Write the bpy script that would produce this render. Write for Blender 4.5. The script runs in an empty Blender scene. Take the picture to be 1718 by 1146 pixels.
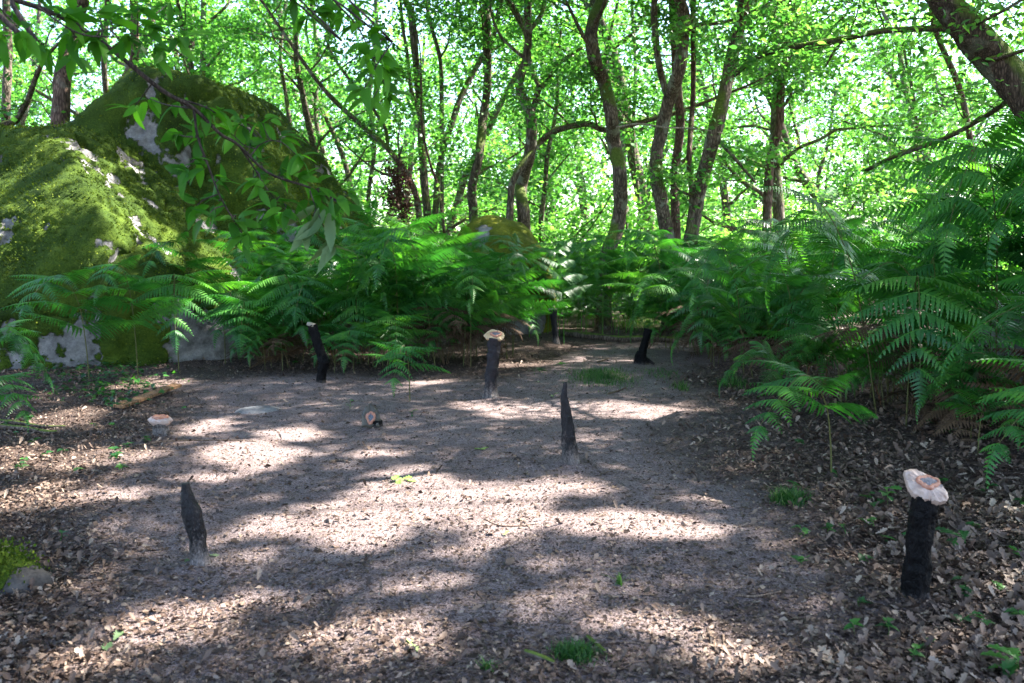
import bpy, bmesh, math, random
import numpy as np
from mathutils import Vector, Matrix

# ---------------------------------------------------------------- camera, sky, sun, exposure
scene = bpy.context.scene
col = scene.collection
F = 1432.0; CX = 859.0; CY = 573.0; CAMH = 1.5
PITCH = math.atan(143.0 / F)
cam_d = bpy.data.cameras.new("camera"); cam = bpy.data.objects.new("camera", cam_d); col.objects.link(cam)
cam_d.sensor_width = 36.0; cam_d.lens = F / 1718.0 * 36.0
cam_d.clip_start = 0.05; cam_d.clip_end = 600
cam.location = (0, 0, CAMH); cam.rotation_euler = (math.pi / 2 - PITCH, 0, 0)
cam_d.dof.use_dof = True; cam_d.dof.focus_distance = 6.5; cam_d.dof.aperture_fstop = 3.6
scene.camera = cam

SUN_EL = math.radians(50); SUN_AZ = math.radians(66)          # azimuth from +Y towards +X
S = np.array([math.cos(SUN_EL) * math.sin(SUN_AZ), math.cos(SUN_EL) * math.cos(SUN_AZ), math.sin(SUN_EL)])
world = bpy.data.worlds.new("World"); scene.world = world; world.use_nodes = True
wn = world.node_tree; wn.nodes.clear()
sky = wn.nodes.new("ShaderNodeTexSky"); sky.sky_type = 'NISHITA'; sky.sun_disc = False
sky.sun_elevation = SUN_EL; sky.sun_rotation = SUN_AZ; sky.dust_density = 1.2; sky.air_density = 1.0
bg = wn.nodes.new("ShaderNodeBackground"); bg.inputs[1].default_value = 0.12
wo = wn.nodes.new("ShaderNodeOutputWorld")
wn.links.new(sky.outputs[0], bg.inputs[0]); wn.links.new(bg.outputs[0], wo.inputs[0])
sl = bpy.data.lights.new("sun", 'SUN'); sl.energy = 5.0; sl.angle = math.radians(0.8); sl.color = (1.0, 0.95, 0.86)
so = bpy.data.objects.new("sun", sl); col.objects.link(so)
so.rotation_euler = Vector(tuple(S)).to_track_quat('Z', 'Y').to_euler()
scene.view_settings.view_transform = 'Standard'; scene.view_settings.look = 'None'
scene.view_settings.gamma = 1.0; scene.view_settings.use_curve_mapping = False
scene.view_settings.exposure = 2.78
cy = scene.cycles
cy.max_bounces = 6; cy.diffuse_bounces = 3; cy.glossy_bounces = 2; cy.transmission_bounces = 4; cy.transparent_max_bounces = 4
cy.use_denoising = True; cy.denoising_prefilter = 'ACCURATE'; cy.denoising_input_passes = 'RGB_ALBEDO_NORMAL'
cy.sample_clamp_indirect = 4.0
cy.caustics_reflective = False; cy.caustics_refractive = False

rng = np.random.default_rng(11)
random.seed(5)

# ---------------------------------------------------------------- maths helpers
cp, sp = math.cos(PITCH), math.sin(PITCH)
def ray(px, py):
    x = (px - CX) / F; v = (CY - py) / F
    return np.array([x, cp + v * sp, -sp + v * cp])
def P(px, py, d):                       # point d metres ahead (along +Y) seen at that pixel
    r = ray(px, py); r = r / r[1] * d
    return np.array([r[0], r[1], CAMH + r[2]])
def G(px, py, z=0.0):                   # ground point
    r = ray(px, py); t = (CAMH - z) / -r[2]
    return np.array([r[0] * t, r[1] * t, z])

def _hash(i, j, k, s):
    h = (i * 374761393 + j * 668265263 + k * 2147483647 + s * 974634777) & 0xFFFFFFFF
    h = ((h ^ (h >> 13)) * 1274126177) & 0xFFFFFFFF
    h = ((h ^ (h >> 16)) * 2246822519) & 0xFFFFFFFF
    return ((h ^ (h >> 15)) & 0xFFFFFF) / float(0xFFFFFF)
def vnoise(Pt, seed=0):
    Pt = np.asarray(Pt, float); I = np.floor(Pt).astype(np.int64); f = Pt - I; f = f * f * (3 - 2 * f)
    r = 0
    for a in (0, 1):
        for b in (0, 1):
            for c in (0, 1):
                w = (f[:, 0] if a else 1 - f[:, 0]) * (f[:, 1] if b else 1 - f[:, 1]) * (f[:, 2] if c else 1 - f[:, 2])
                r = r + w * _hash(I[:, 0] + a, I[:, 1] + b, I[:, 2] + c, seed)
    return r
def fbm(Pt, seed=0, oct=4, gain=.5):
    Pt = np.asarray(Pt, float); a = 1; t = 0; s = 0
    for o in range(oct):
        s = s + a * vnoise(Pt * (2.03 ** o) + o * 17.3, seed + o); t += a; a *= gain
    return s / t
def smooth(e0, e1, x):
    t = np.clip((x - e0) / (e1 - e0), 0, 1); return t * t * (3 - 2 * t)

# clearing: how bare (1) or leaf-covered (0) the ground is
def litter_amount(x, y):
    x = np.asarray(x, float); y = np.asarray(y, float)
    p = np.stack([x * .8, y * .8, np.zeros_like(x)], 1)
    w = (fbm(p, 5, 3) - .5) * 1.6
    right = smooth(-.5, .7, x - (1.0 + .17 * (y - 3)) + w) 
    left = smooth(-.5, .7, -(x + 1.35 + .36 * (y - 3)) + w)
    back = smooth(9.6, 11.2, y + w - 4.2 * smooth(-.2, 1.6, x) )
    near = .22 * smooth(3.9, 3.0, y + w)
    return np.clip(np.maximum.reduce([right, left, back, near]), 0, 1)
POST_XY = [tuple(G(*q)[:2]) for q in ((331, 944), (271, 735), (630, 716), (538, 644), (825, 666), (930, 578), (1077, 612), (957, 781), (1535, 1012))]
def gz(x, y):
    x = np.atleast_1d(np.asarray(x, float)); y = np.atleast_1d(np.asarray(y, float))
    p = np.stack([x, y, np.zeros_like(x)], 1)
    z = (fbm(p * .7, 21, 3) - .5) * .09 + (fbm(p * 3.5, 24, 2) - .5) * .03 + (fbm(p * 9, 22, 3) - .5) * .02
    for a, b in POST_XY: z = z + .015 * np.exp(-((x - a) ** 2 + (y - b) ** 2) / .016)
    far = smooth(16, 40, np.hypot(x, y))
    z = z + .6 * smooth(3.7, 6.8, x) * smooth(3, 5.5, y)
    return z + far * (fbm(p * .08, 23, 2) - .5) * 1.5
def g1(x, y): return float(gz(x, y)[0])
def GG(px, py):
    p = G(px, py); p[2] = g1(p[0], p[1]); return p

# ---------------------------------------------------------------- mesh helpers
class MB:
    def __init__(s): s.V = []; s.Q = []; s.T = []; s.tint = []; s.n = 0
    def add(s, V, Q=None, T=None, tint=None):
        V = np.asarray(V, float)
        if Q is not None and len(Q): s.Q.append(np.asarray(Q, int) + s.n)
        if T is not None and len(T): s.T.append(np.asarray(T, int) + s.n)
        s.V.append(V); s.tint.append(np.full(len(V), .5) if tint is None else np.broadcast_to(tint, (len(V),)))
        s.n += len(V); return s
    def mesh(s, name, mat=None, smooth_=True):
        me = bpy.data.meshes.new(name)
        V = np.concatenate(s.V) if s.V else np.zeros((0, 3))
        Q = np.concatenate(s.Q) if s.Q else np.zeros((0, 4), int)
        T = np.concatenate(s.T) if s.T else np.zeros((0, 3), int)
        me.vertices.add(len(V)); me.vertices.foreach_set("co", V.astype(np.float32).ravel())
        nl = Q.size + T.size; me.loops.add(nl)
        me.loops.foreach_set("vertex_index", np.concatenate([Q.ravel(), T.ravel()]).astype(np.int32))
        me.polygons.add(len(Q) + len(T))
        me.polygons.foreach_set("loop_start", np.concatenate([np.arange(len(Q)) * 4, Q.size + np.arange(len(T)) * 3]).astype(np.int32))
        me.update(calc_edges=True)
        me.polygons.foreach_set("use_smooth", np.full(len(Q) + len(T), smooth_))
        a = me.attributes.new("tint", 'FLOAT', 'POINT')
        a.data.foreach_set("value", np.concatenate(s.tint).astype(np.float32))
        if mat: me.materials.append(mat)
        return me
def link(name, me, parent=None, loc=None):
    o = bpy.data.objects.new(name, me); col.objects.link(o)
    if parent: o.parent = parent
    if loc is not None: o.location = tuple(loc)
    return o
def build(name, mb, mat, parent=None, loc=None, smooth_=True):
    return link(name, mb.mesh(name, mat, smooth_), parent, loc)
def tag(o, label=None, cat=None, group=None, kind=None):
    if label: o["label"] = label
    if cat: o["category"] = cat
    if group: o["group"] = group
    if kind: o["kind"] = kind
    return o
def empty(name, loc=(0, 0, 0), label=None, cat=None, group=None):
    o = bpy.data.objects.new(name, None); col.objects.link(o); o.location = tuple(loc)
    o.empty_display_size = .1
    return tag(o, label, cat, group)
def copy_thing(o, loc, rz=0, sc=1, label=None, tilt=(0, 0)):
    c = o.copy(); col.objects.link(c); c.location = tuple(loc)
    c.rotation_euler = (tilt[0], tilt[1], rz); c.scale = (sc, sc, sc)
    if label: c["label"] = label
    for ch in list(o.children):
        d = ch.copy(); col.objects.link(d); d.parent = c
        for g in list(ch.children):
            e = g.copy(); col.objects.link(e); e.parent = d
    return c

def catmull(pts, n=6):
    pts = np.asarray(pts, float)
    if len(pts) < 3:
        t = np.linspace(0, 1, n + 1)[:, None]; return pts[0] * (1 - t) + pts[-1] * t
    p = np.vstack([2 * pts[0] - pts[1], pts, 2 * pts[-1] - pts[-2]]); out = []
    for i in range(1, len(p) - 2):
        for t in np.linspace(0, 1, n, endpoint=False):
            a, b, c, d = p[i - 1], p[i], p[i + 1], p[i + 2]
            out.append(.5 * ((2 * b) + (-a + c) * t + (2 * a - 5 * b + 4 * c - d) * t * t + (-a + 3 * b - 3 * c + d) * t ** 3))
    out.append(p[-2]); return np.array(out)
def tube(mb, pts, rad, seg=8, rough=0.0, cap=True, tint=.5, freq=6, seed=0):
    pts = np.asarray(pts, float); n = len(pts); rad = np.broadcast_to(np.asarray(rad, float), (n,))
    T = np.gradient(pts, axis=0); T /= np.linalg.norm(T, axis=1)[:, None] + 1e-9
    up = np.array([0, 0, 1.]) if abs(T[0][2]) < .8 else np.array([1., 0, 0])
    N = np.zeros_like(T); v = up - T[0] * up.dot(T[0]); N[0] = v / np.linalg.norm(v)
    for i in range(1, n):
        v = N[i - 1] - T[i] * N[i - 1].dot(T[i]); N[i] = v / (np.linalg.norm(v) + 1e-9)
    B = np.cross(T, N); a = np.linspace(0, 2 * np.pi, seg, endpoint=False)
    dirs = np.cos(a)[None, :, None] * N[:, None, :] + np.sin(a)[None, :, None] * B[:, None, :]
    r = rad[:, None] * np.ones((1, seg))
    V = pts[:, None, :] + dirs * r[:, :, None]
    if rough:
        q = V.reshape(-1, 3); k = (fbm(q * freq / 1.0, 31 + seed, 3) - .5).reshape(n, seg)
        V = pts[:, None, :] + dirs * (r * (1 + rough * 2 * k))[:, :, None]
    V = V.reshape(-1, 3)
    i = np.arange(n - 1)[:, None] * seg; j = np.arange(seg)[None, :]; j2 = (j + 1) % seg
    Q = np.stack([i + j, i + j2, i + seg + j2, i + seg + j], -1).reshape(-1, 4)
    Tr = None
    if cap:
        V = np.vstack([V, pts[-1:], pts[:1]]); c = n * seg
        Tr = [[(n - 1) * seg + k, (n - 1) * seg + (k + 1) % seg, c] for k in range(seg)]
        Tr += [[(k + 1) % seg, k, c + 1] for k in range(seg)]
    mb.add(V, Q, Tr, tint); return mb

# leaves: template outlines in the xy plane, x along the leaf 0..1, fan from the midrib
def leaf_template(kind):
    if kind == 'diamond':
        V = np.array([[0, 0, 0], [.55, .34, .06], [1, 0, -.05], [.5, -.34, .06]], float); return V, np.array([[0, 1, 2, 3]]), None
    if kind == 'simple':                      # ovate leaf folded on its midrib
        V = np.array([[0, 0, 0], [.5, 0, 0], [1, 0, -.12], [.25, .2, .05], [.6, .22, .04], [.25, -.2, .05], [.6, -.22, .04]], float)
        return V, np.array([[0, 1, 4, 3], [0, 5, 6, 1]]), np.array([[1, 2, 4], [1, 6, 2]])
    if kind == 'oak':
        xs = [0, .12, .22, .32, .42, .52, .62, .74, .84, .93, 1.0]
        hw = [.02, .10, .07, .20, .12, .28, .17, .29, .16, .16, .0]
    elif kind == 'chestnut':
        n = 17; xs = list(np.linspace(0, 1, n)); hw = []
        for k, x in enumerate(xs):
            b = .175 * (math.sin(math.pi * min(1, x ** .85)) ** .75)
            hw.append(b * (1.0 if k % 2 == 0 else 1.13)); 
        hw[0] = .008; hw[-1] = 0
    elif kind == 'ivy':
        xs = [0, .05, .22, .38, .5, .75, 1.0]; hw = [.03, .3, .42, .24, .34, .14, 0]
    m = len(xs); V = []
    for x, h in zip(xs, hw): V += [[x, 0, 0], [x - (.03 if kind == 'chestnut' else 0), h, h * .35], [x - (.03 if kind == 'chestnut' else 0), -h, h * .35]]
    Q = []
    for k in range(m - 1):
        a, b = 3 * k, 3 * k + 3; Q += [[a, b, b + 1, a + 1], [a, a + 2, b + 2, b]]
    V = np.array(V); V[:, 2] -= .25 * V[:, 0] ** 2
    return V, np.array(Q), None
TPL = {k: leaf_template(k) for k in ('diamond', 'simple', 'oak', 'chestnut', 'ivy')}
def unit(v): return v / (np.linalg.norm(v, axis=-1, keepdims=True) + 1e-9)
def place_leaves(mb, pos, xdir, up, size, kind='diamond', tint=None, bend=None):
    V, Q, T = TPL[kind]; n = len(pos); k = len(V)
    x = unit(xdir); y = unit(np.cross(up, x)); z = np.cross(x, y)
    VV = np.broadcast_to(V, (n, k, 3)).copy()
    if bend is not None: VV[:, :, 2] += bend[:, None] * (VV[:, :, 0] ** 2) + bend[:, None] * 1.6 * (VV[:, :, 1] ** 2)
    W = VV[:, :, 0:1] * x[:, None] + VV[:, :, 1:2] * y[:, None] + VV[:, :, 2:3] * z[:, None]
    W = W * np.broadcast_to(size, (n,))[:, None, None] + pos[:, None]
    off = (np.arange(n) * k)[:, None, None]
    mb.add(W.reshape(-1, 3), (Q[None] + off).reshape(-1, 4), None if T is None else (T[None] + off).reshape(-1, 3),
           np.repeat(rng.random(n) if tint is None else np.broadcast_to(tint, (n,)), k))
def cloud_leaves(mb, centres, n, spread, size, kind='diamond', flat=.5):
    c = np.repeat(np.asarray(centres), n, axis=0)
    c = c + rng.normal(size=c.shape) * np.array([spread, spread, spread * flat])
    m = len(c); xd = rng.normal(size=(m, 3)); xd[:, 2] *= .45; xd[:, 2] -= .25
    up = rng.normal(size=(m, 3)) * .55 + np.array([0, 0, 1.])
    place_leaves(mb, c, xd, up, size * rng.uniform(.65, 1.25, m), kind)

# ---------------------------------------------------------------- materials
def newmat(name):
    m = bpy.data.materials.new(name); m.use_nodes = True; nt = m.node_tree; nt.nodes.clear()
    out = nt.nodes.new("ShaderNodeOutputMaterial"); return m, nt, out
class N:
    def __init__(s, nt): s.nt = nt
    def __call__(s, t, **kw):
        n = s.nt.nodes.new(t)
        for k, v in kw.items():
            if k.startswith('i_'):
                key = k[2:]; key = int(key) if key.isdigit() else key.replace('_', ' ')
                if isinstance(v, bpy.types.NodeSocket): s.nt.links.new(v, n.inputs[key])
                else: n.inputs[key].default_value = v
            else: setattr(n, k, v)
        return n
    def ramp(s, fac, stops, interp='LINEAR'):
        n = s.nt.nodes.new("ShaderNodeValToRGB"); n.color_ramp.interpolation = interp
        el = n.color_ramp.elements
        while len(el) < len(stops): el.new(.5)
        for e, (p, c) in zip(el, stops): e.position = p; e.color = (*c, 1) if len(c) == 3 else c
        s.nt.links.new(fac, n.inputs[0]); return n.outputs[0]
    def mix(s, f, a, b, mode='MIX'):
        n = s.nt.nodes.new("ShaderNodeMix"); n.data_type = 'RGBA'; n.blend_type = mode
        for i, v in ((0, f), (6, a), (7, b)):
            if isinstance(v, bpy.types.NodeSocket): s.nt.links.new(v, n.inputs[i])
            else: n.inputs[i].default_value = v if i == 0 else ((*v, 1) if len(v) == 3 else v)
        return n.outputs[2]
    def math(s, op, a, b=0.0, clamp=False):
        n = s.nt.nodes.new("ShaderNodeMath"); n.operation = op; n.use_clamp = clamp
        for i, v in ((0, a), (1, b)):
            if isinstance(v, bpy.types.NodeSocket): s.nt.links.new(v, n.inputs[i])
            else: n.inputs[i].default_value = v
        return n.outputs[0]
    def noise(s, vec, scale, detail=4, rough=.6):
        return s("ShaderNodeTexNoise", i_Vector=vec, i_Scale=scale, i_Detail=detail, i_Roughness=rough).outputs[0]
    def bump(s, h, dist, strength=1.0, normal=None):
        n = s("ShaderNodeBump", i_Height=h, i_Distance=dist, i_Strength=strength)
        if normal is not None: s.nt.links.new(normal, n.inputs['Normal'])
        return n.outputs[0]
def tc(n, which='Object'): return n("ShaderNodeTexCoord").outputs[which]
def attr(n, name): return n("ShaderNodeAttribute", attribute_name=name).outputs['Fac']

def leaf_mat(name, dark, mid, light, trans=.5, rough=.45, tcol=None, spec=.35, clump=1.2):
    m, nt, out = newmat(name); n = N(nt)
    t = attr(n, "tint"); big = n.noise(n("ShaderNodeNewGeometry").outputs['Position'], clump, 2)
    f = n.math('ADD', n.math('MULTIPLY', t, .55), n.math('MULTIPLY', big, .45))
    f = n.math('ADD', f, n.math('MULTIPLY', n.math('SUBTRACT', n("ShaderNodeObjectInfo").outputs['Random'], .5), .28))
    c = n.ramp(f, [(.2, dark), (.5, mid), (.8, light)])
    p = n("ShaderNodeBsdfPrincipled", i_Base_Color=c, i_Roughness=rough)
    p.inputs['Specular IOR Level'].default_value = spec
    tc_ = n.mix(1.0, c, tcol or (1.6, 1.9, .7), 'MULTIPLY')
    tr = n("ShaderNodeBsdfTranslucent", i_Color=tc_)
    mx = n("ShaderNodeMixShader", i_0=trans); nt.links.new(p.outputs[0], mx.inputs[1]); nt.links.new(tr.outputs[0], mx.inputs[2])
    nt.links.new(mx.outputs[0], out.inputs[0]); return m
M = {}
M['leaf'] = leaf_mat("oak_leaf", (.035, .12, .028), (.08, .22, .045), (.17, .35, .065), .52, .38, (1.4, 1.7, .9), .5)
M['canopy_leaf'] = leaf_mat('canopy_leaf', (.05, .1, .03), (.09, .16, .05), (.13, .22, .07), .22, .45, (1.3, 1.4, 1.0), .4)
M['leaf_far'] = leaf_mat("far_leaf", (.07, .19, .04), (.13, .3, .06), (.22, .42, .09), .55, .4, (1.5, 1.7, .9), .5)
M['chestnut'] = leaf_mat("chestnut_leaf", (.025, .1, .012), (.045, .16, .018), (.08, .24, .02), .5, .5, None, .2)
M['fern'] = leaf_mat("bracken_leaf", (.016, .088, .024), (.036, .16, .03), (.1, .28, .035), .4, .4, (1.6, 1.8, .6), .5, .9)
M['fern_stem'] = leaf_mat('bracken_stem', (.03, .035, .01), (.06, .07, .018), (.1, .1, .03), .05, .5)
M['dead_fern'] = leaf_mat('dead_bracken', (.03, .018, .011), (.07, .042, .026), (.13, .085, .05), .1, .7, (1, 1, 1), .2)
M['grass'] = leaf_mat("grass_blade", (.025, .09, .02), (.06, .16, .03), (.22, .24, .1), .35, .4)
M['ivy'] = leaf_mat("ivy_leaf", (.015, .065, .02), (.025, .1, .025), (.06, .18, .03), .3, .35)
M['wilted'] = leaf_mat("wilted_leaf", (.08, .15, .06), (.13, .2, .09), (.2, .25, .14), .2, .6)
M['dead_cluster'] = leaf_mat("dead_leaf_cluster", (.06, .025, .02), (.1, .045, .035), (.15, .07, .05), .2, .7, (1, 1, 1))
M['pale_green'] = leaf_mat("fallen_green_leaf", (.16, .26, .06), (.24, .36, .1), (.35, .42, .2), .2, .4)

def litter_mat():
    m, nt, out = newmat("dead_leaf"); n = N(nt); t = attr(n, "tint")
    c = n.ramp(t, [(0, (.025, .015, .011)), (.3, (.075, .046, .034)), (.6, (.155, .1, .075)), (.85, (.25, .175, .13)), (1, (.4, .31, .24))])
    v = n.noise(tc(n), 60, 3); c = n.mix(n.math('MULTIPLY', v, .5), c, (.06, .04, .03))
    p = n("ShaderNodeBsdfPrincipled", i_Base_Color=c, i_Roughness=.6); p.inputs['Specular IOR Level'].default_value = .3
    nt.links.new(p.outputs[0], out.inputs[0]); return m
M['litter'] = litter_mat()
def wood_mat(name, a, b, moss=0.0, scale=14, bumpd=.02, lichen=.0):
    m, nt, out = newmat(name); n = N(nt)
    o = n("ShaderNodeNewGeometry").outputs['Position']
    mp = n("ShaderNodeMapping", i_Vector=o); mp.inputs['Scale'].default_value = (1, 1, .22); v = mp.outputs[0]
    w = n.noise(v, scale, 5, .65)
    vo = n("ShaderNodeTexVoronoi", i_Vector=v, i_Scale=scale * 1.6, feature='DISTANCE_TO_EDGE').outputs[0]
    h = n.math('ADD', n.math('MULTIPLY', w, .7), n.math('MULTIPLY', n.math('MINIMUM', vo, .35), .75))
    c = n.ramp(h, [(.3, tuple(k * .35 for k in a)), (.46, a), (.68, b)])
    if lichen:
        l = n.ramp(n.noise(o, 3.2, 4), [(.56, (0, 0, 0)), (.62, (1, 1, 1))]); c = n.mix(n.math('MULTIPLY', l, lichen), c, (.26, .28, .22))
    if moss:
        nz = n("ShaderNodeSeparateXYZ", i_0=n("ShaderNodeNewGeometry").outputs['Normal'])
        k = n.math('ADD', n.math('MULTIPLY', nz.outputs[2], .5), n.noise(o, 2.2, 4))
        k = n.ramp(k, [(.75 - moss * .35, (0, 0, 0)), (.9 - moss * .3, (1, 1, 1))])
        c = n.mix(k, c, n.ramp(n.noise(o, 30, 3), [(.3, (.05, .08, .012)), (.7, (.13, .17, .03))]))
    p = n("ShaderNodeBsdfPrincipled", i_Base_Color=c, i_Roughness=.85, i_Normal=n.bump(h, bumpd))
    p.inputs['Specular IOR Level'].default_value = .2
    nt.links.new(p.outputs[0], out.inputs[0]); return m
M['bark'] = wood_mat("oak_bark", (.1, .075, .058), (.24, .19, .15), .45, 16, .03, .6)
M['bark_red'] = wood_mat("brown_bark", (.1, .06, .045), (.22, .14, .11), .15, 14, .03, .2)
M['bark_mossy'] = wood_mat("mossy_bark", (.06, .04, .03), (.15, .105, .08), .85, 34, .03, .3)
M['twig'] = wood_mat("twig_bark", (.045, .035, .032), (.1, .075, .065), .0, 60, .003)
M['stick'] = wood_mat("dead_stick", (.16, .11, .08), (.3, .22, .16), .0, 60, .003)
M['redstem'] = wood_mat("dead_stalk", (.2, .08, .04), (.36, .17, .1), .0, 60, .002)
M['log'] = wood_mat("log_wood", (.13, .095, .075), (.25, .19, .15), .15, 20, .012)
M['board'] = wood_mat("board_wood", (.25, .14, .075), (.4, .24, .13), .0, 30, .003)
M['pale_twig'] = wood_mat("pale_twig", (.3, .25, .2), (.5, .44, .36), .0, 40, .003)

def char_mat(name, hz, dark=.006, ash=.2, burn=1.0, spec=.3):
    m, nt, out = newmat(name); n = N(nt); o = tc(n)
    dn = n("ShaderNodeTexNoise", i_Vector=o, i_Scale=35.0, i_Detail=3.0)
    dv = n("ShaderNodeVectorMath", operation='SCALE', i_0=dn.outputs[1]); dv.inputs['Scale'].default_value = .03
    ov = n("ShaderNodeVectorMath", operation='ADD', i_0=o, i_1=dv.outputs[0])
    mp = n("ShaderNodeMapping", i_Vector=ov.outputs[0]); mp.inputs['Scale'].default_value = (1, 1, .38); v = mp.outputs[0]
    cell = n("ShaderNodeTexVoronoi", i_Vector=v, i_Scale=62.0, feature='DISTANCE_TO_EDGE').outputs[0]
    cell2 = n.math('MINIMUM', cell, .22)
    fine = n.noise(v, 130, 4, .7); mid = n.noise(v, 22, 4, .6)
    h = n.math('ADD', n.math('MULTIPLY', cell2, 3.0), n.math('MULTIPLY', fine, .5))
    z = n("ShaderNodeSeparateXYZ", i_0=o).outputs[2]
    k = n.math('SUBTRACT', n.math('ADD', n.math('MULTIPLY', mid, .6), n.math('MULTIPLY', fine, .45)), n.math('ADD', n.math('DIVIDE', z, hz), .06))
    k = n.ramp(k, [(.28, (0, 0, 0)), (.62, (1, 1, 1))])
    blk = n.ramp(mid, [(.35, (dark, dark, dark * 1.35)), (.75, (dark * 3.2, dark * 2.6, dark * 3.4))])
    grey = n.ramp(fine, [(.3, (ash * .35, ash * .29, ash * .27)), (.7, (ash * 1.5, ash * 1.25, ash * 1.15))])
    c = n.mix(k, blk, grey)
    sk = n.ramp(fine, [(.58, (0, 0, 0)), (.7, (1, 1, 1))]); c = n.mix(n.math('MULTIPLY', sk, .22 * burn), c, (.17, .14, .16))
    p = n("ShaderNodeBsdfPrincipled", i_Base_Color=c, i_Roughness=n.math('ADD', n.math('MULTIPLY', fine, .3), .42), i_Normal=n.bump(h, .005, .8))
    p.inputs['Specular IOR Level'].default_value = spec
    nt.links.new(p.outputs[0], out.inputs[0]); return m
def stone_mat(name, a, b, dark, darkamt=.5, scale=9):
    m, nt, out = newmat(name); n = N(nt); o = tc(n)
    f = n.noise(o, scale, 5, .6); c = n.ramp(f, [(.3, a), (.7, b)])
    d = n.ramp(n.noise(o, scale * 1.7, 4, .6), [(.5 + .2 * (1 - darkamt), (0, 0, 0)), (.56 + .2 * (1 - darkamt), (1, 1, 1))])
    c = n.mix(n.math('MULTIPLY', d, .85), c, dark)
    p = n("ShaderNodeBsdfPrincipled", i_Base_Color=c, i_Roughness=.42, i_Normal=n.bump(n.noise(o, 60, 4), .004))
    nt.links.new(p.outputs[0], out.inputs[0]); return m
M['cap_pale'] = stone_mat("pale_quartz_cap", (.3, .2, .165), (.6, .46, .4), (.2, .15, .14), .45, 16)
M['cap_tan'] = stone_mat("tan_painted_cap", (.4, .27, .14), (.62, .46, .28), (.05, .04, .07), .62, 13)
M['cap_pink'] = stone_mat("pinkish_stone_cap", (.42, .3, .26), (.55, .42, .37), (.35, .2, .17), .2, 30)
M['cap_olive'] = stone_mat("olive_slab", (.04, .034, .024), (.075, .062, .044), (.02, .02, .024), .4, 20)
M['cap_grey'] = stone_mat("grey_wood_cap", (.2, .17, .14), (.36, .31, .25), (.1, .08, .07), .3, 40)
M['crust'] = stone_mat("orange_red_crust", (.3, .11, .065), (.5, .24, .16), (.5, .36, .3), .35, 60)
M['core_blue'] = stone_mat("blue_grey_core", (.03, .035, .055), (.13, .14, .18), (.3, .18, .14), .2, 90)
M['charA'] = char_mat("charred_wood_ashy_foot", .95, .0045, .24, 1.0)
M['charB'] = char_mat("charred_wood_black", .14, .0016, .1, .14, .12)
M['charC'] = char_mat("charred_wood_red_brown", .8, .008, .28, 1.0)

def rock_mat(name='mossy_granite', gs=1.0, mm=(1, 1, 1)):
    m, nt, out = newmat(name); n = N(nt); o = n("ShaderNodeNewGeometry").outputs['Position']
    ms = attr(n, "tint")
    edge = n.math('ADD', ms, n.math('MULTIPLY', n.math('SUBTRACT', n.noise(o, 7, 5, .7), .5), .55))
    k = n.ramp(edge, [(.47, (0, 0, 0)), (.53, (1, 1, 1))])
    gran = n.ramp(n.noise(o, 5, 8, .75), [(.3, (.07, .065, .065)), (.5, (.2, .19, .19)), (.7, (.36, .34, .335))])
    sp_ = n.ramp(n("ShaderNodeTexVoronoi", i_Vector=o, i_Scale=60.0).outputs[0], [(.1, (.55, .55, .55)), (.5, (1, 1, 1))])
    gran = n.mix(.5, gran, n.mix(1.0, gran, sp_, 'MULTIPLY'))
    mn = n.noise(o, 38, 5, .7); mb_ = n.noise(o, 1.4, 4, .6)
    mosc = n.ramp(n.math('ADD', n.math('MULTIPLY', mn, .45), n.math('MULTIPLY', mb_, .55)),
                  [(.32, (.014, .028, .006)), (.48, (.042, .078, .01)), (.62, (.095, .145, .015)), (.78, (.17, .2, .025))])
    gran = n.mix(1.0, gran, (gs, gs, gs), 'MULTIPLY'); mosc = n.mix(1.0, mosc, mm, 'MULTIPLY')
    c = n.mix(k, gran, mosc)
    h = n.math('ADD', n.math('MULTIPLY', n.math('MULTIPLY', k, n.math('ADD', n.noise(o, 55, 4, .75), n.noise(o, 12, 3, .6))), .8), n.math('MULTIPLY', n.noise(o, 9, 6, .7), .4))
    p = n("ShaderNodeBsdfPrincipled", i_Base_Color=c, i_Roughness=.9, i_Normal=n.bump(h, .035))
    p.inputs['Specular IOR Level'].default_value = .15
    nt.links.new(p.outputs[0], out.inputs[0]); return m
M['rock'] = rock_mat(); M['rock_dark'] = rock_mat('dark_mossy_stone', .25); M['rock_sun_yellow'] = rock_mat('sun_tinted_mossy_granite', 1.0, (2.6, 1.7, 1.5))  # last one: yellow-brown moss, its colour brightened to look sunlit
M['moss'] = leaf_mat("moss_tuft", (.028, .052, .007), (.07, .115, .012), (.15, .19, .022), .2, .8, (1.2, 1.3, .6), .1, 1.5)

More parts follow.
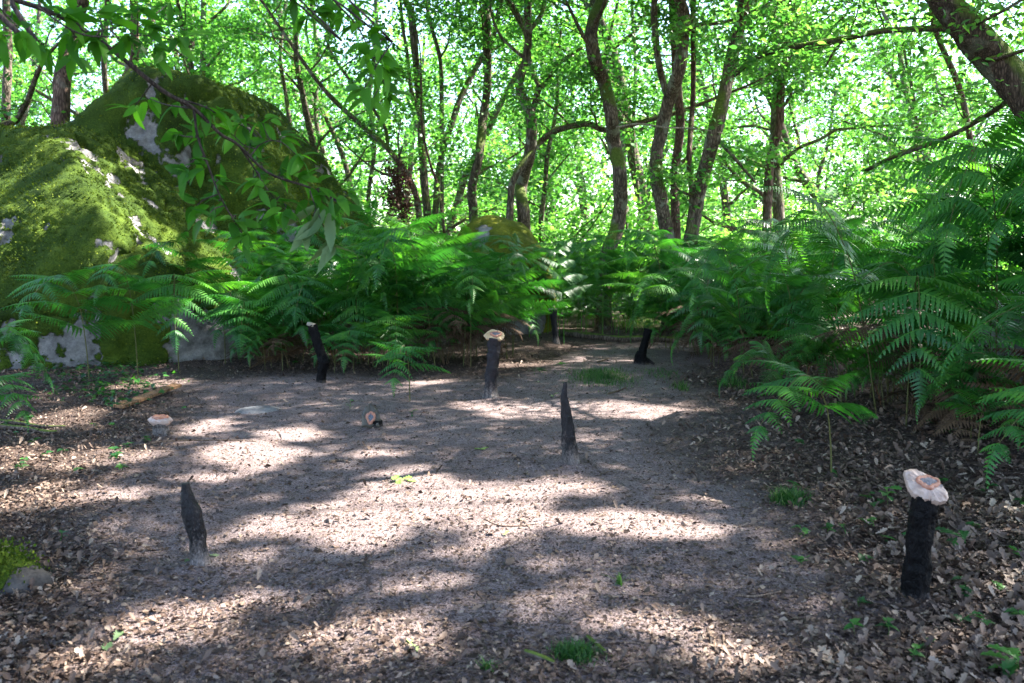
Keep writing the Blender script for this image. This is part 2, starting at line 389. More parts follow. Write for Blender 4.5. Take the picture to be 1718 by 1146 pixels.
def ground_mat():
    m, nt, out = newmat("sandy_forest_soil"); n = N(nt); o = n("ShaderNodeNewGeometry").outputs['Position']
    big = n.noise(o, .9, 4, .6); mid = n.noise(o, 7, 5, .7)
    fine = n.noise(o, 95, 5, .8); grit = n("ShaderNodeTexVoronoi", i_Vector=o, i_Scale=120.0).outputs[0]
    sand = n.ramp(n.math('ADD', n.math('MULTIPLY', mid, .45), n.math('ADD', n.math('MULTIPLY', big, .3), n.math('MULTIPLY', n.noise(o, 2.7, 3, .6), .25))),
                  [(.3, (.18, .138, .132)), (.5, (.325, .26, .252)), (.7, (.48, .405, .395))])
    speck = n.ramp(fine, [(.38, (.16, .13, .12)), (.5, (.72, .69, .69)), (.62, (1.2, 1.17, 1.16))])
    c = n.mix(1.0, sand, speck, 'MULTIPLY')
    sp2 = n.ramp(n.noise(o, 42, 4, .75), [(.38, (.3, .25, .22)), (.47, (1, 1, 1))]); c = n.mix(.55, c, n.mix(1.0, c, sp2, 'MULTIPLY'))
    wet = attr(n, "tint")                       # humus below the leaf litter
    hum = n.ramp(mid, [(.35, (.03, .02, .014)), (.65, (.085, .055, .04))])
    c = n.mix(n.math('MULTIPLY', wet, .8), c, hum)
    h = n.math('ADD', n.math('MULTIPLY', fine, .7), n.math('ADD', n.math('MULTIPLY', grit, .5), n.math('MULTIPLY', n.noise(o, 25, 4, .7), 1.4)))
    p = n("ShaderNodeBsdfPrincipled", i_Base_Color=c, i_Roughness=.9, i_Normal=n.bump(h, .016))
    p.inputs['Specular IOR Level'].default_value = .15
    nt.links.new(p.outputs[0], out.inputs[0]); return m
M['ground'] = ground_mat()

# ---------------------------------------------------------------- ground
def ground():
    xs = np.concatenate([-np.geomspace(220, 7, 50), np.arange(-6.9, 7.0, .035), np.geomspace(7.05, 220, 50)])
    ys = np.concatenate([np.linspace(-60, 1.4, 30), np.arange(1.5, 14, .035), np.geomspace(14.1, 260, 90)])
    X, Y = np.meshgrid(xs, ys); x = X.ravel(); y = Y.ravel(); z = gz(x, y)
    nx = len(xs); i = (np.arange(len(ys) - 1)[:, None] * nx + np.arange(nx - 1)[None]).reshape(-1)
    Q = np.stack([i, i + 1, i + nx + 1, i + nx], 1)
    lit = np.maximum(litter_amount(x, y), smooth(13.5, 15, y))
    mb = MB(); mb.add(np.stack([x, y, z], 1), Q, None, lit)
    tag(build("ground", mb, M['ground']), "bare sandy forest soil of the clearing", kind="structure")
ground()

# floor patches to be sunlit: canopy leaves in their sun path are left out
LIT = [(1000, 690, 175, 13), (650, 850, 110, 42), (700, 805, 70, 20), (830, 850, 120, 34), (960, 815, 60, 12), (1080, 880, 140, 20), (430, 760, 90, 20), (345, 716, 38, 13),
       (120, 775, 130, 14), (50, 835, 60, 22), (290, 1045, 110, 26), (600, 1075, 170, 28), (1195, 1095, 80, 30), (840, 678, 90, 8),
       (560, 622, 80, 9), (480, 882, 70, 12), (120, 700, 60, 12), (1080, 1050, 90, 16), (490, 728, 60, 10), (760, 925, 55, 10), (1180, 835, 60, 8),
       (700, 985, 80, 10), (1240, 760, 40, 7), (200, 830, 60, 10), (1150, 760, 60, 6), (640, 760, 60, 7), (930, 1010, 60, 9), (420, 1000, 50, 10), (160, 1120, 70, 12), (20, 760, 60, 8), (330, 800, 50, 7), (1010, 960, 40, 6), (720, 640, 40, 4), (260, 640, 60, 8), (430, 930, 36, 12), (860, 610, 60, 5), (1000, 740, 40, 6)]
LW = []
for px, py, rx, ry in LIT:
    c = G(px, py); rxw = abs(G(px + rx, py)[0] - c[0]); ryw = abs(G(px, py - ry)[1] - G(px, py + ry)[1]) / 2
    LW.append((c[0], c[1], rxw, ryw))
def in_lit(gx, gy):
    m = np.zeros(len(gx), bool)
    wob = (fbm(np.stack([gx * 2.2, gy * 2.2, gx * 0], 1), 77, 3) - .5) * .9
    for cx_, cy_, rx, ry in LW: m |= np.hypot((gx - cx_) / (rx * 1.08), (gy - cy_) / (ry * 1.5)) + wob < 1.0
    return m

# ---------------------------------------------------------------- boulders
def ico(sub):
    bm = bmesh.new(); bmesh.ops.create_icosphere(bm, subdivisions=sub, radius=1.0)
    V = np.array([v.co[:] for v in bm.verts]); T = np.array([[v.index for v in f.verts] for f in bm.faces]); bm.free(); return V, T
ICO = {}
def boulder(name, centre, radii, planes, sub, label, moss_fn, lump=.35, seed=0, power=2.2, fuzz=0, cat="boulder", group=None, blade=.035, mat='rock'):
    if sub not in ICO: ICO[sub] = ico(sub)
    D, T = ICO[sub]; c = np.array(centre, float); r = np.array(radii, float)
    t = 1.0 / (np.abs(D / r) ** power).sum(1) ** (1 / power)
    for nrm, pt in planes:
        nrm = np.array(nrm, float); nrm /= np.linalg.norm(nrm); dn = D @ nrm; dist = (np.array(pt) - c) @ nrm
        tp = np.where(dn > .02, dist / np.maximum(dn, .02), 1e3)
        k = .35; hh = np.clip(.5 + .5 * (t - tp) / k, 0, 1); t = t * (1 - hh) + tp * hh - k * hh * (1 - hh) * .5
    Pw = c + D * t[:, None]
    fr = fbm(Pw * .8, 90 + seed, 3); t = t - lump * .5 * np.exp(-((fr - .5) / .018) ** 2) * (fbm(Pw * .6, 95 + seed, 2) > .45)
    t = t + (fbm(Pw * .55, 50 + seed, 3) - .5) * 2 * lump + (fbm(Pw * 2.1, 60 + seed, 4) - .5) * lump * .6 + (fbm(Pw * 9, 70 + seed, 3) - .5) * .05
    V = c + D * t[:, None]
    a, b, d = V[T[:, 0]], V[T[:, 1]], V[T[:, 2]]; fn = np.cross(b - a, d - a)
    vn = np.zeros_like(V)
    for k in range(3): np.add.at(vn, T[:, k], fn)
    vn = unit(vn); ms = moss_fn(V, vn)
    V = V + vn * (smooth(.45, .75, ms) * (.02 + .07 * fbm(V * 3.2, 33, 3)) * min(1, lump * 4))[:, None]
    mb = MB(); mb.add(V - c, None, T, np.clip(ms, 0, 1)); root = build(name, mb, M[mat], loc=c)
    tag(root, label, cat, group)
    if fuzz:
        ok = np.where((ms > .5) & (vn[:, 1] < .5) & (V[:, 2] > 0))[0]
        if len(ok):
            pick = rng.choice(ok, fuzz); pos = V[pick] + rng.normal(size=(fuzz, 3)) * .035
            pos = pos - c; d = vn[pick] + rng.normal(size=(fuzz, 3)) * .6 + np.array([0, 0, -.15])
            m2 = MB(); place_leaves(m2, pos - vn[pick] * .012, d, rng.normal(size=(fuzz, 3)), blade * rng.uniform(.5, 1.3, fuzz), 'diamond')
            tag(build("moss", m2, M['moss'], root), kind="stuff")
    return root
def moss_main(seed, bias=.0, zlow=.7):
    def f(V, n):
        k = fbm(V * np.array([1.0, 1.0, .6]) * 1.7, seed, 5, .62)
        return .5 + (k - .40) * 2.6 + n[:, 2] * .25 + bias - smooth(zlow + .3, zlow - .7, V[:, 2]) * .5
    return f
boulder("boulder", (-8.2, 14.6, .1), (4.6, 3.3, 3.45), [((.72, -.12, .69), (-6.75, 14.0, 3.35)), ((-.1, -.75, .62), (-7.6, 12.6, 2.5))], 8,
        "large moss covered boulder with bare grey patches at the left edge", moss_main(101, -.02, .8), .3, 1, 2.6, 60000)
boulder("boulder", (-5.9, 17.4, .6), (3.5, 3.2, 4.6), [((.12, -.1, 1), (-5.8, 17, 4.75)), ((.79, -.1, .61), (-5.15, 16.6, 4.35)), ((-.7, -.1, .7), (-7.35, 16.6, 4.4)), ((.12, -.96, .25), (-4.6, 15.2, 2.4))], 8,
        "tall peaked mossy boulder rising behind the broad one on the left", moss_main(131, .06, .6), .42, 2, 2.3, 60000)
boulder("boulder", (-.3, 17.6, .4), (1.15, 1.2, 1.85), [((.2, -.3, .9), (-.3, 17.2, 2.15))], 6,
        "low boulder with yellowish mossy top behind the central ferns", moss_main(151, -.02, .5), .18, 3, 2.2, 0, mat='rock_sun_yellow')
boulder("boulder", (6.0, 8.9, .4), (1.2, 1.1, 1.0), [], 6,
        "dark shaded boulder hidden under the ferns at the right edge", moss_main(161, -.6, .6), .2, 4, 2.2, 0)
p = GG(18, 985)
boulder("mossy_rock", (p[0] - .22, p[1] + .02, -.02), (.4, .17, .13), [], 6, "small dark rock with bright green moss at the lower left edge",
        lambda V, n: .5 + n[:, 2] * .5 - smooth(-.04, .14, V[:, 0] - p[0]) * 1.1 + .15 + (fbm(V * 7, 9, 3) - .5) * .8, .05, 5, 2.2, 9000, "rock", None, .02, 'rock_dark')
p = GG(435, 688)
boulder("flat_stone", (p[0], p[1], -.03), (.24, .2, .065), [], 5, "flat grey stone almost buried in the clearing floor",
        lambda V, n: np.zeros(len(V)), .01, 6, 2.2, 0, "stone")

# ---------------------------------------------------------------- trees
def wander(rg, start, d, length, n, wig=.18, up=.05):
    pts = [np.array(start, float)]; d = np.array(d, float); d /= np.linalg.norm(d); st = length / n
    for _ in range(n):
        d = d + rg.normal(size=3) * wig + np.array([0, 0, up]); d /= np.linalg.norm(d); pts.append(pts[-1] + d * st)
    return np.array(pts)
def ramify(rg, wood, trunk, r0, r1, nl, length, z0=.3, cl=None, sub=4, updir=.25, seg=5):
    """limbs and sub-branches off a trunk polyline; returns cluster centres for leaves"""
    cents = []
    m = len(trunk)
    for k in range(nl):
        u = z0 + (1 - z0) * (k + rg.random()) / nl; i = min(m - 2, int(u * (m - 1)))
        r = (r0 + (r1 - r0) * u) * .5; a = rg.random() * 6.283 + k * 2.4
        L = length * (1.15 - .55 * u) * rg.uniform(.7, 1.2)
        lp = wander(rg, trunk[i], (math.cos(a), math.sin(a), updir + rg.random() * .6), L, 7, .2, .03)
        tube(wood, lp, np.linspace(r, r * .25, len(lp)), seg, 0, False)
        for j in range(sub):
            q = lp[rg.integers(2, len(lp))]; dd = rg.normal(size=3); dd[2] = dd[2] * .4 + .1
            spp = wander(rg, q, dd, L * .42, 4, .25, 0)
            tube(wood, spp, np.linspace(r * .3, r * .1, len(spp)), 3, 0, False)
            cents += [spp[2], spp[3], spp[4]]
        cents += [lp[-1], lp[-2], lp[-4]]
    return np.array(cents)

# generic background trees: eight kinds, copied
def generic_tree(seed, H, rad, lean, nleaf, low, size):
    rg = np.random.default_rng(seed)
    t = wander(rg, (0, 0, -.3), (lean, rg.normal() * .1, 1), H, 12, .1, .06)
    w = MB(); tube(w, catmull(t, 2), np.linspace(rad, rad * .3, 25), 7, .08, False)
    c = ramify(rg, w, t, rad, rad * .3, 13, H * .36, low)
    root = empty("oak_tree", (0, 0, 0)); build("trunk", w, M['bark'], root)
    f = MB(); per = max(1, nleaf // len(c)); cloud_leaves(f, c, per, .22, size, 'diamond', .6)
    build("crown", f, M['leaf'], root); return root
protos = [generic_tree(300 + k, H, r, ln, nl, lo, .125) for k, (H, r, ln, nl, lo) in enumerate([
    (9.5, .16, .1, 6500, .14), (11, .2, -.15, 7500, .22), (8, .11, .25, 5500, .1), (10, .15, -.05, 6500, .17), (7, .09, -.2, 5000, .08), (12, .22, .05, 8000, .28)])]
spots = []
rg = np.random.default_rng(77)
for band, (y0, y1, n) in enumerate([(20, 27, 9), (27, 36, 14), (36, 48, 18), (48, 66, 22)]):
    for k in range(n):
        y = rg.uniform(y0, y1); half = y * .66 + 2; x = -half + 2 * half * (k + rg.uniform(.1, .9)) / n
        spots.append((x, y, band))
GB = ["slender oak in the sunlit rank just behind the clearing", "sunlit oak further back in the wood", "oak deep in the bright wood", "oak in the farthest rank of the wood"]
for i, (x, y, band) in enumerate(spots):
    pr = protos[i % len(protos)]
    sc = rg.uniform(.85, 1.15) * (1 + .12 * band)
    if i < len(protos):
        o = pr; o.location = (x, y, g1(x, y)); o.rotation_euler = (0, 0, rg.random() * 6.28); o.scale = (sc, sc, sc)
    else: o = copy_thing(pr, (x, y, g1(x, y)), rg.random() * 6.28, sc)
    tag(o, GB[band], "tree", "background oaks, rank %d" % (band + 1))
def shrub(seed, H, W, n, size):
    rg = np.random.default_rng(seed); w = MB(); cs = []
    for k in range(7):
        a = rg.random() * 6.28; pp = wander(rg, (0, 0, -.1), (math.cos(a) * .6, math.sin(a) * .6, 1), H * rg.uniform(.7, 1.1), 6, .2, .03)
        tube(w, pp, np.linspace(.03, .008, len(pp)), 4, 0, False); cs += list(pp[2:])
    cs = np.array(cs); f = MB(); cloud_leaves(f, cs, n // len(cs), W, size, 'diamond', .8)
    root = empty("sapling", (0, 0, 0)); build("stem", w, M['twig'], root); build("foliage", f, M['leaf_far'], root); return root
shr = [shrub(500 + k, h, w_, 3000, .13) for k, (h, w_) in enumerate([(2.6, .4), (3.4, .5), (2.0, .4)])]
rg = np.random.default_rng(91); sspots = []
for y0, y1, n in [(19, 24, 12), (24, 32, 22), (32, 45, 24)]:
    for k in range(n):
        y = rg.uniform(y0, y1); half = y * .64 + 1; sspots.append((-half + 2 * half * (k + rg.random()) / n, y))
for i, (x, y) in enumerate(sspots):
    if i < 3: o = shr[i]; o.location = (x, y, 0)
    else: o = copy_thing(shr[i % 3], (x, y, g1(x, y)), rg.random() * 6.28, rg.uniform(.7, 1.3))
    tag(o, "leafy young sapling in the understorey behind the ferns", "sapling", "saplings of the understorey")
# far wood as one mass
fw = MB(); n = 130000
a = rg.uniform(-.85, .85, n); R = rg.uniform(66, 90, n); x = np.sin(a) * R; y = np.cos(a) * R
z = rg.random(n) ** 1.3 * 24; keep = fbm(np.stack([x * .45, y * .1, z * .5], 1), 44, 3) > .43 + .008 * z
pos = np.stack([x, y, z], 1)[keep]; m = len(pos)
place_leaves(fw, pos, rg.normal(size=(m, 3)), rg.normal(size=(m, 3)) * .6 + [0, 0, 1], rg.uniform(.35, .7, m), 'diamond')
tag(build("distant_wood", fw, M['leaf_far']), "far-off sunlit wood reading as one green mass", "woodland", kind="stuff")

# traced trees
def traced(name, label, d, trunk_px, w0, w1, forks=(), mat='bark', crown=(10, 3.2, 9000), top=4.0, seed=0, cat="tree", wob=.25, leafsize=.115, lowdrop=1.2):
    """trunk_px: pixels bottom to top; w in photo pixels; forks: (pixels, w0, w1)"""
    rg = np.random.default_rng(900 + seed)
    pts = [P(x, y, d + rg.normal() * wob) for x, y in trunk_px]
    b = pts[0].copy(); b[2] = -.15; b[0] += (pts[0][0] - pts[1][0]) * .2; b[1] = d
    if pts[0][2] > .25: pts = [b] + pts
    else: pts[0][2] = -.15
    base = pts[0].copy()
    last = pts[-1]; dirn = unit(pts[-1] - pts[-2]) + np.array([0, 0, .5]); ext = wander(rg, last, dirn, top, 5, .12, .08)[1:] if top else []
    allp = catmull(np.array(pts + list(ext)), 5)
    r0 = w0 / F * d / 2; r1 = w1 / F * d / 2; k = len(allp)
    s = np.linspace(0, 1, k); cut = len(pts) / (len(pts) + len(ext)); rad = np.where(s < cut, r0 + (r1 - r0) * s / cut, r1 * (1 - .75 * (s - cut) / max(1 - cut, .01)))
    rad = rad * (1 + .55 * np.exp(-(allp[:, 2] - base[2]) / .25))
    root = empty(name, base, label, cat)
    w = MB(); tube(w, allp - base, rad, 14, .2, True, seed=seed); build("trunk", w, M[mat], root)
    cs = []
    for fp, f0, f1 in forks:
        q = [P(x, y, d + rg.normal() * wob * .6) for x, y in fp]
        q[0] = allp[np.argmin(np.linalg.norm(allp - P(*fp[0], d), axis=1))] if np.min(np.linalg.norm(allp - P(*fp[0], d), axis=1)) < 1.0 else q[0]
        if fp[-1][1] <= 5: q += list(wander(rg, q[-1], unit(q[-1] - q[-2]) + np.array([0, 0, .3]), 2.5, 3, .15, .05)[1:])
        q = catmull(np.array(q), 5); fw_ = MB(); rr = np.linspace(f0, f1, len(q)) / F * d / 2
        tube(fw_, q - base, rr, 8, .1, True, seed=seed + 3); build("branch", fw_, M[mat], root)
        for j in range(5): cs.append(q[-1 - (j * len(q)) // 9] - base + rg.normal(size=3) * .35)
        if crown[2]:
            tw = MB()
            c2 = ramify(rg, tw, q, f0 / F * d / 2, f1 / F * d / 2, 3, crown[1] * .4, .4, sub=2); build("twigs", tw, M[mat], root); cs += list(c2 - base)
    if crown[2]:
        w = MB(); c = ramify(rg, w, allp, r0, r1 * .5, crown[0], crown[1], .5)
        build("limbs", w, M[mat], root, loc=tuple(-base)); cs += list(c - base)
        f = MB(); cs = np.array(cs); cloud_leaves(f, cs, max(1, crown[2] // len(cs)), .26, leafsize, 'diamond', .5); build("crown", f, M['leaf'], root)
    return root
TR = [
 ("narrow dark trunk at the far left edge of the photo", 20, [(12, 260), (10, 180), (14, 90), (10, 0)], 15, 12, (), 'bark'),
 ("brown trunk standing directly behind the left mossy boulder, bending right", 18.5, [(100, 330), (101, 235), (105, 140), (124, 50), (136, 0)], 30, 25, (), 'bark_red'),
 ("reddish trunk curving to the right behind the boulders", 20, [(150, 300), (168, 208), (196, 154), (222, 112), (226, 60), (224, 0)], 16, 13, (), 'bark_red'),
 ("thin pale trunk between two brown trunks at upper left", 22, [(182, 260), (180, 190), (174, 100), (178, 40), (180, 0)], 10, 8, (), 'bark'),
 ("grey trunk just left of the peak of the tall boulder", 23, [(316, 200), (316, 120), (320, 60), (318, 0)], 14, 11, (([(325, 58), (345, 40), (372, 18), (385, 0)], 6, 3),), 'bark'),
 ("slim trunk behind the peak with a branch rising right", 24, [(342, 210), (341, 120), (340, 60), (342, 0)], 11, 9, (([(342, 115), (375, 80), (400, 60), (419, 45)], 5, 3),), 'bark'),
 ("thin wavy trunk right of the boulder peak", 25, [(505, 330), (488, 215), (478, 150), (470, 90), (480, 0)], 8, 6, (), 'bark'),
 ("slender trunk above the sloping side of the tall boulder", 26, [(560, 340), (540, 250), (530, 190), (534, 100), (522, 0)], 8, 6, (), 'bark'),
 ("tall straight dark trunk left of centre", 21, [(717, 420), (717, 365), (710, 280), (705, 182), (698, 105), (689, 21), (680, 0)], 15, 11, (([(703, 190), (690, 150), (683, 90), (675, 40), (672, 0)], 7, 4),), 'bark'),
 ("trunk with two long branches slanting up to the left", 20, [(705, 420), (703, 363), (693, 314), (658, 258), (612, 215), (560, 168), (520, 120)], 13, 6,
    (([(658, 258), (650, 235), (644, 210), (620, 175), (602, 154), (563, 101), (545, 60)], 7, 4), ([(672, 275), (668, 240), (672, 205)], 4, 2), ([(690, 305), (640, 290), (600, 262), (565, 228)], 5, 2)), 'bark'),
 ("thin crooked dead-looking stem left of centre", 19.5, [(746, 420), (743, 367), (735, 314), (721, 272)], 6, 4, (), 'bark_red'),
 ("leaning mossy trunk slanting right behind the straight one", 22, [(726, 420), (730, 363), (737, 280), (755, 216), (776, 157), (808, 98), (828, 60)], 11, 9, (), 'bark'),
 ("thin forked trunk high in the left centre", 23, [(741, 260), (741, 157), (738, 98), (724, 45), (714, 0)], 8, 6, (([(740, 98), (751, 75), (756, 45), (762, 30)], 4, 2),), 'bark'),
 ("trunk above the low yellow-topped boulder", 20.5, [(796, 420), (794, 360), (792, 314), (804, 262), (811, 196), (818, 140), (817, 70), (815, 0)], 16, 13, (([(799, 300), (812, 285), (830, 276)], 5, 3), ([(818, 90), (835, 80), (850, 68)], 4, 2)), 'bark'),
 ("twisting central oak forking at mid height", 19, [(880, 420), (878, 353), (874, 314), (888, 262), (892, 210), (885, 181), (871, 140), (885, 87), (885, 0)], 24, 12,
    (([(893, 192), (897, 175), (904, 150), (915, 140), (937, 108), (976, 80)], 12, 5), ([(885, 48), (872, 28), (853, 0)], 7, 5), ([(888, 90), (895, 125), (905, 146)], 8, 7), ([(898, 50), (908, 25), (914, 0)], 8, 6)), 'bark'),
 ("bent young trunk arching right to the neighbouring oak", 18.6, [(854, 420), (856, 350), (862, 300), (892, 255), (910, 235), (937, 217), (986, 208), (1016, 218)], 13, 9, (), 'bark'),
 ("sinuous oak with pale ivy-marked foot right of centre", 17.5, [(1014, 470), (1020, 425), (1038, 370), (1040, 297), (1031, 244), (1025, 192), (1014, 140), (997, 98), (993, 45), (1010, 0)], 25, 20, (), 'bark'),
 ("thick curved trunk, left one of the crowded group", 17, [(1122, 450), (1120, 400), (1108, 332), (1100, 279), (1108, 227), (1122, 168), (1140, 115), (1147, 35), (1140, 0)], 26, 18,
    (([(1121, 172), (1110, 130), (1103, 90), (1098, 40), (1098, 0)], 12, 10),), 'bark'),
 ("shaded trunk in the middle of the crowded group", 18.2, [(1134, 450), (1134, 385), (1132, 297), (1141, 210), (1134, 110), (1128, 0)], 17, 13, (), 'bark_red'),
 ("thin straight stem between the two thick crowded trunks", 17.8, [(1163, 450), (1162, 400), (1160, 314), (1156, 262), (1163, 157), (1163, 17), (1164, 0)], 10, 8, (), 'bark_red'),
 ("thick trunk of the crowded group leaning to the right", 16.8, [(1154, 450), (1160, 400), (1174, 314), (1198, 227), (1219, 140), (1240, 45), (1250, 0)], 27, 19,
    (([(1203, 232), (1226, 258), (1245, 280), (1268, 307)], 7, 4), ([(1240, 40), (1262, 22), (1290, 8), (1313, 0)], 9, 7), ([(1150, 330), (1138, 318), (1130, 300)], 6, 3)), 'bark'),
 ("reddish trunk partly hidden behind the right ferns", 18.5, [(1286, 420), (1289, 314), (1293, 262), (1308, 210), (1310, 147), (1322, 90), (1330, 0)], 16, 12, (([(1310, 180), (1322, 168), (1330, 150)], 6, 4),), 'bark_red'),
 ("thin dark trunk leaning left at upper right", 19, [(1640, 400), (1628, 240), (1617, 175), (1600, 122), (1572, 59), (1560, 0)], 11, 8, (), 'bark_red'),
 ("slim straight trunk far behind the crowded group", 24, [(1078, 420), (1072, 330), (1062, 240), (1066, 120), (1060, 0)], 7, 5, (), 'bark'),
 ("thin trunk in the bright gap left of centre", 25, [(622, 420), (618, 330), (628, 250), (620, 160), (632, 60), (630, 0)], 8, 6, (), 'bark'),
]
for i, (lab, d, px, w0, w1, forks, mat) in enumerate(TR):
    o = traced("oak_tree", lab, d, px, w0, w1, forks, mat, seed=i, crown=(8, 2.8, 3600) if w0 > 9 else (6, 2.2, 2200))
# leaning mossy trunk at upper right, with its two long branches
lean_root = traced("leaning_oak", "massive mossy leaning trunk crossing the upper right corner", 7.6,
    [(1850, 700), (1815, 420), (1780, 262), (1730, 172), (1670, 102), (1620, 48), (1576, -10), (1535, -60)], 78, 36, (), 'bark_mossy', crown=(0, 0, 0), top=2.0, seed=60, wob=.05)
def limb_of(root, px, d0, d1, w0, w1, mat, name="branch", seg=8, rough=.12, leaves=0, spread=.3, size=.12):
    b = np.array(root.location)
    q = [P(x, y, d) for (x, y), d in zip(px, np.linspace(d0, d1, len(px)))]; q = catmull(np.array(q), 6)
    rr = np.linspace(w0 * d0, w1 * d1, len(q)) / F / 2; mb = MB(); tube(mb, q - b, rr, seg, rough, True)
    o = build(name, mb, M[mat], root)
    if leaves:
        rg = np.random.default_rng(int(px[0][0])); tw = MB(); c = ramify(rg, tw, q, rr[0] * .6, rr[-1] * .6, 7, 1.3, .1, sub=3)
        build("twigs", tw, M[mat], root, loc=tuple(-b)); f = MB(); cloud_leaves(f, c - b, leaves // len(c), spread, size, 'simple', .35)
        build("foliage", f, M['leaf'], root)
    return q
limb_of(lean_root, [(1600, 48), (1523, 49), (1467, 54), (1415, 65), (1328, 80), (1275, 94), (1232, 125)], 7.8, 11.5, 10, 9, 'bark_mossy', leaves=3600, size=.085)
limb_of(lean_root, [(1728, 150), (1698, 164), (1663, 189), (1590, 230), (1502, 262), (1453, 286)], 7.8, 10.5, 10, 7, 'bark_mossy', leaves=1200, size=.085)
limb_of(lean_root, [(1655, 100), (1700, 90), (1760, 70)], 7.6, 7.4, 9, 5, 'bark_mossy')
limb_of(lean_root, [(1415, 66), (1400, 85), (1385, 112)], 9.6, 9.8, 6, 3, 'bark_mossy')
pt = limb_of(lean_root, [(1640, 40), (1680, 20), (1730, -10)], 7.4, 7.0, 6, 5, 'bark_mossy', leaves=1500, spread=.25, size=.075)
# dead pale twig spanning between the crowded trunks
mb = MB(); q = catmull([P(1034, 214, 17.2), P(1070, 208, 17), P(1120, 214, 16.8), P(1170, 216, 16.6), P(1214, 224, 16.5)], 6)
tube(mb, q - q[0], np.linspace(.022, .01, len(q)), 6, .1); tag(build("dead_branch", mb, M['pale_twig'], loc=q[0]), "thin pale dead branch spanning between the right-hand trunks", "branch")
mb = MB(); q = catmull([P(45, 92, 19), P(92, 143, 19.1), P(150, 212, 19.3)], 6)
tube(mb, q - q[0], np.linspace(.022, .012, len(q)), 6, .1); tag(build("dead_branch", mb, M['pale_twig'], loc=q[0]), "thin pale straight dead branch slanting behind the left brown trunk", "branch")
# brown dead leaf cluster left of centre
c0 = P(668, 320, 18.5); mb = MB(); cs = np.array([[0, 0, 0], [.05, 0, .25], [-.08, 0, .45], [.08, 0, -.2], [.12, .1, -.45], [-.1, 0, -.1]]); cloud_leaves(mb, cs, 260, .14, .09, 'simple', 1.3)
mb2 = MB(); tube(mb2, catmull([(.1, 0, .95), (0, 0, .5), (0, .02, 0), (.1, 0, -.6)], 5), np.linspace(.02, .008, 16), 5)
r_ = empty("dead_leaf_cluster", c0, "hanging cluster of brown dead leaves between the thin trunks left of centre", "dead branch"); build("foliage", mb, M['dead_cluster'], r_); build("stem", mb2, M['twig'], r_)

# ---------------------------------------------------------------- added shading canopy: unseen oaks, crowns cut to shape the dapples
def canopy():
    rg = np.random.default_rng(4)
    n = 235000
    gx = rg.uniform(-13, 10, n); gy = rg.uniform(-2, 18, n); z = rg.uniform(6.2, 10.5, n)
    # bunch the leaves a little
    pos = np.stack([gx, gy, z * 0], 1) + S * (z / S[2])[:, None]
    nz = fbm(np.stack([gx * .75, gy * .75, gx * 0], 1), 88, 3)
    keep = (nz < np.where(gx < -5, .66, np.where((gx > 2.2) | (gy > 11.5), .53, .59))) | (rg.random(n) < .12)
    inside = (gx > -6.5) & (gx < 2.6 + .0 * gy) & (gy > 1.5) & (gy < 12)
    keep = np.where(inside, ~in_lit(gx, gy), keep)  # holes cut along the sun direction so the chosen patches get light
    # keep out of the camera's view
    py = 430 - F * (pos[:, 2] - CAMH) / np.maximum(pos[:, 1], .5)
    keep &= (pos[:, 1] < 1) | (py < -60)
    pos = pos[keep]
    trunks = [(8.6, 1.5), (10.5, 7.2), (8, -4), (-7.5, 2.5), (-9.5, 8.0), (14, 12.5), (15, 3), (2.5, -4.5), (-3.5, -4)]
    labs = ["oak just outside the right edge near the camera", "oak beyond the right ferns outside the frame", "oak behind the camera to the right", "oak outside the left edge near the camera",
            "oak left of the mossy boulders outside the frame", "far right oak outside the frame", "oak to the far right of the camera", "oak directly behind the camera", "oak behind the camera to the left"]
    tx = np.array(trunks); near = np.argmin(((pos[:, None, :2] - tx[None]) ** 2).sum(2), 1)
    for k, (x, y) in enumerate(trunks):
        b = np.array([x, y, g1(x, y) - .1]); pk = pos[near == k]
        root = empty("added_shade_oak", b, labs[k] + ", unseen, its crown shaped to dapple the clearing", "tree", "unseen oaks added to shade the clearing")
        w = MB(); t = wander(rg, (0, 0, 0), (rg.normal() * .1, rg.normal() * .1, 1), 8.5, 9, .07, .05)
        tube(w, catmull(t, 3), np.linspace(.2, .08, 28), 10, .1, False)
        if len(pk):
            for c in pk[rg.choice(len(pk), min(22, len(pk)))]:
                s = t[rg.integers(4, 9)]; e = c - b; md = (s + e) / 2 + rg.normal(size=3) * .3 - [0, 0, .3]
                q = catmull([s, md, e], 5); vis = q + b
                if np.any((vis[:, 1] > .6) & (430 - F * (vis[:, 2] - CAMH) / np.maximum(vis[:, 1], .6) > -40) & (np.abs(vis[:, 0]) < .7 * np.maximum(vis[:, 1], .6) + .3)): continue
                tube(w, q, np.linspace(.05, .01, len(q)), 4, 0, False)
        build("trunk", w, M['bark'], root)
        if len(pk):
            f = MB(); m = len(pk); xd = rg.normal(size=(m, 3)); xd[:, 2] *= .4
            place_leaves(f, pk - b, xd, rg.normal(size=(m, 3)) * .4 + S, rg.uniform(.1, .17, m), 'diamond'); build("crown", f, M['canopy_leaf'], root)
canopy()

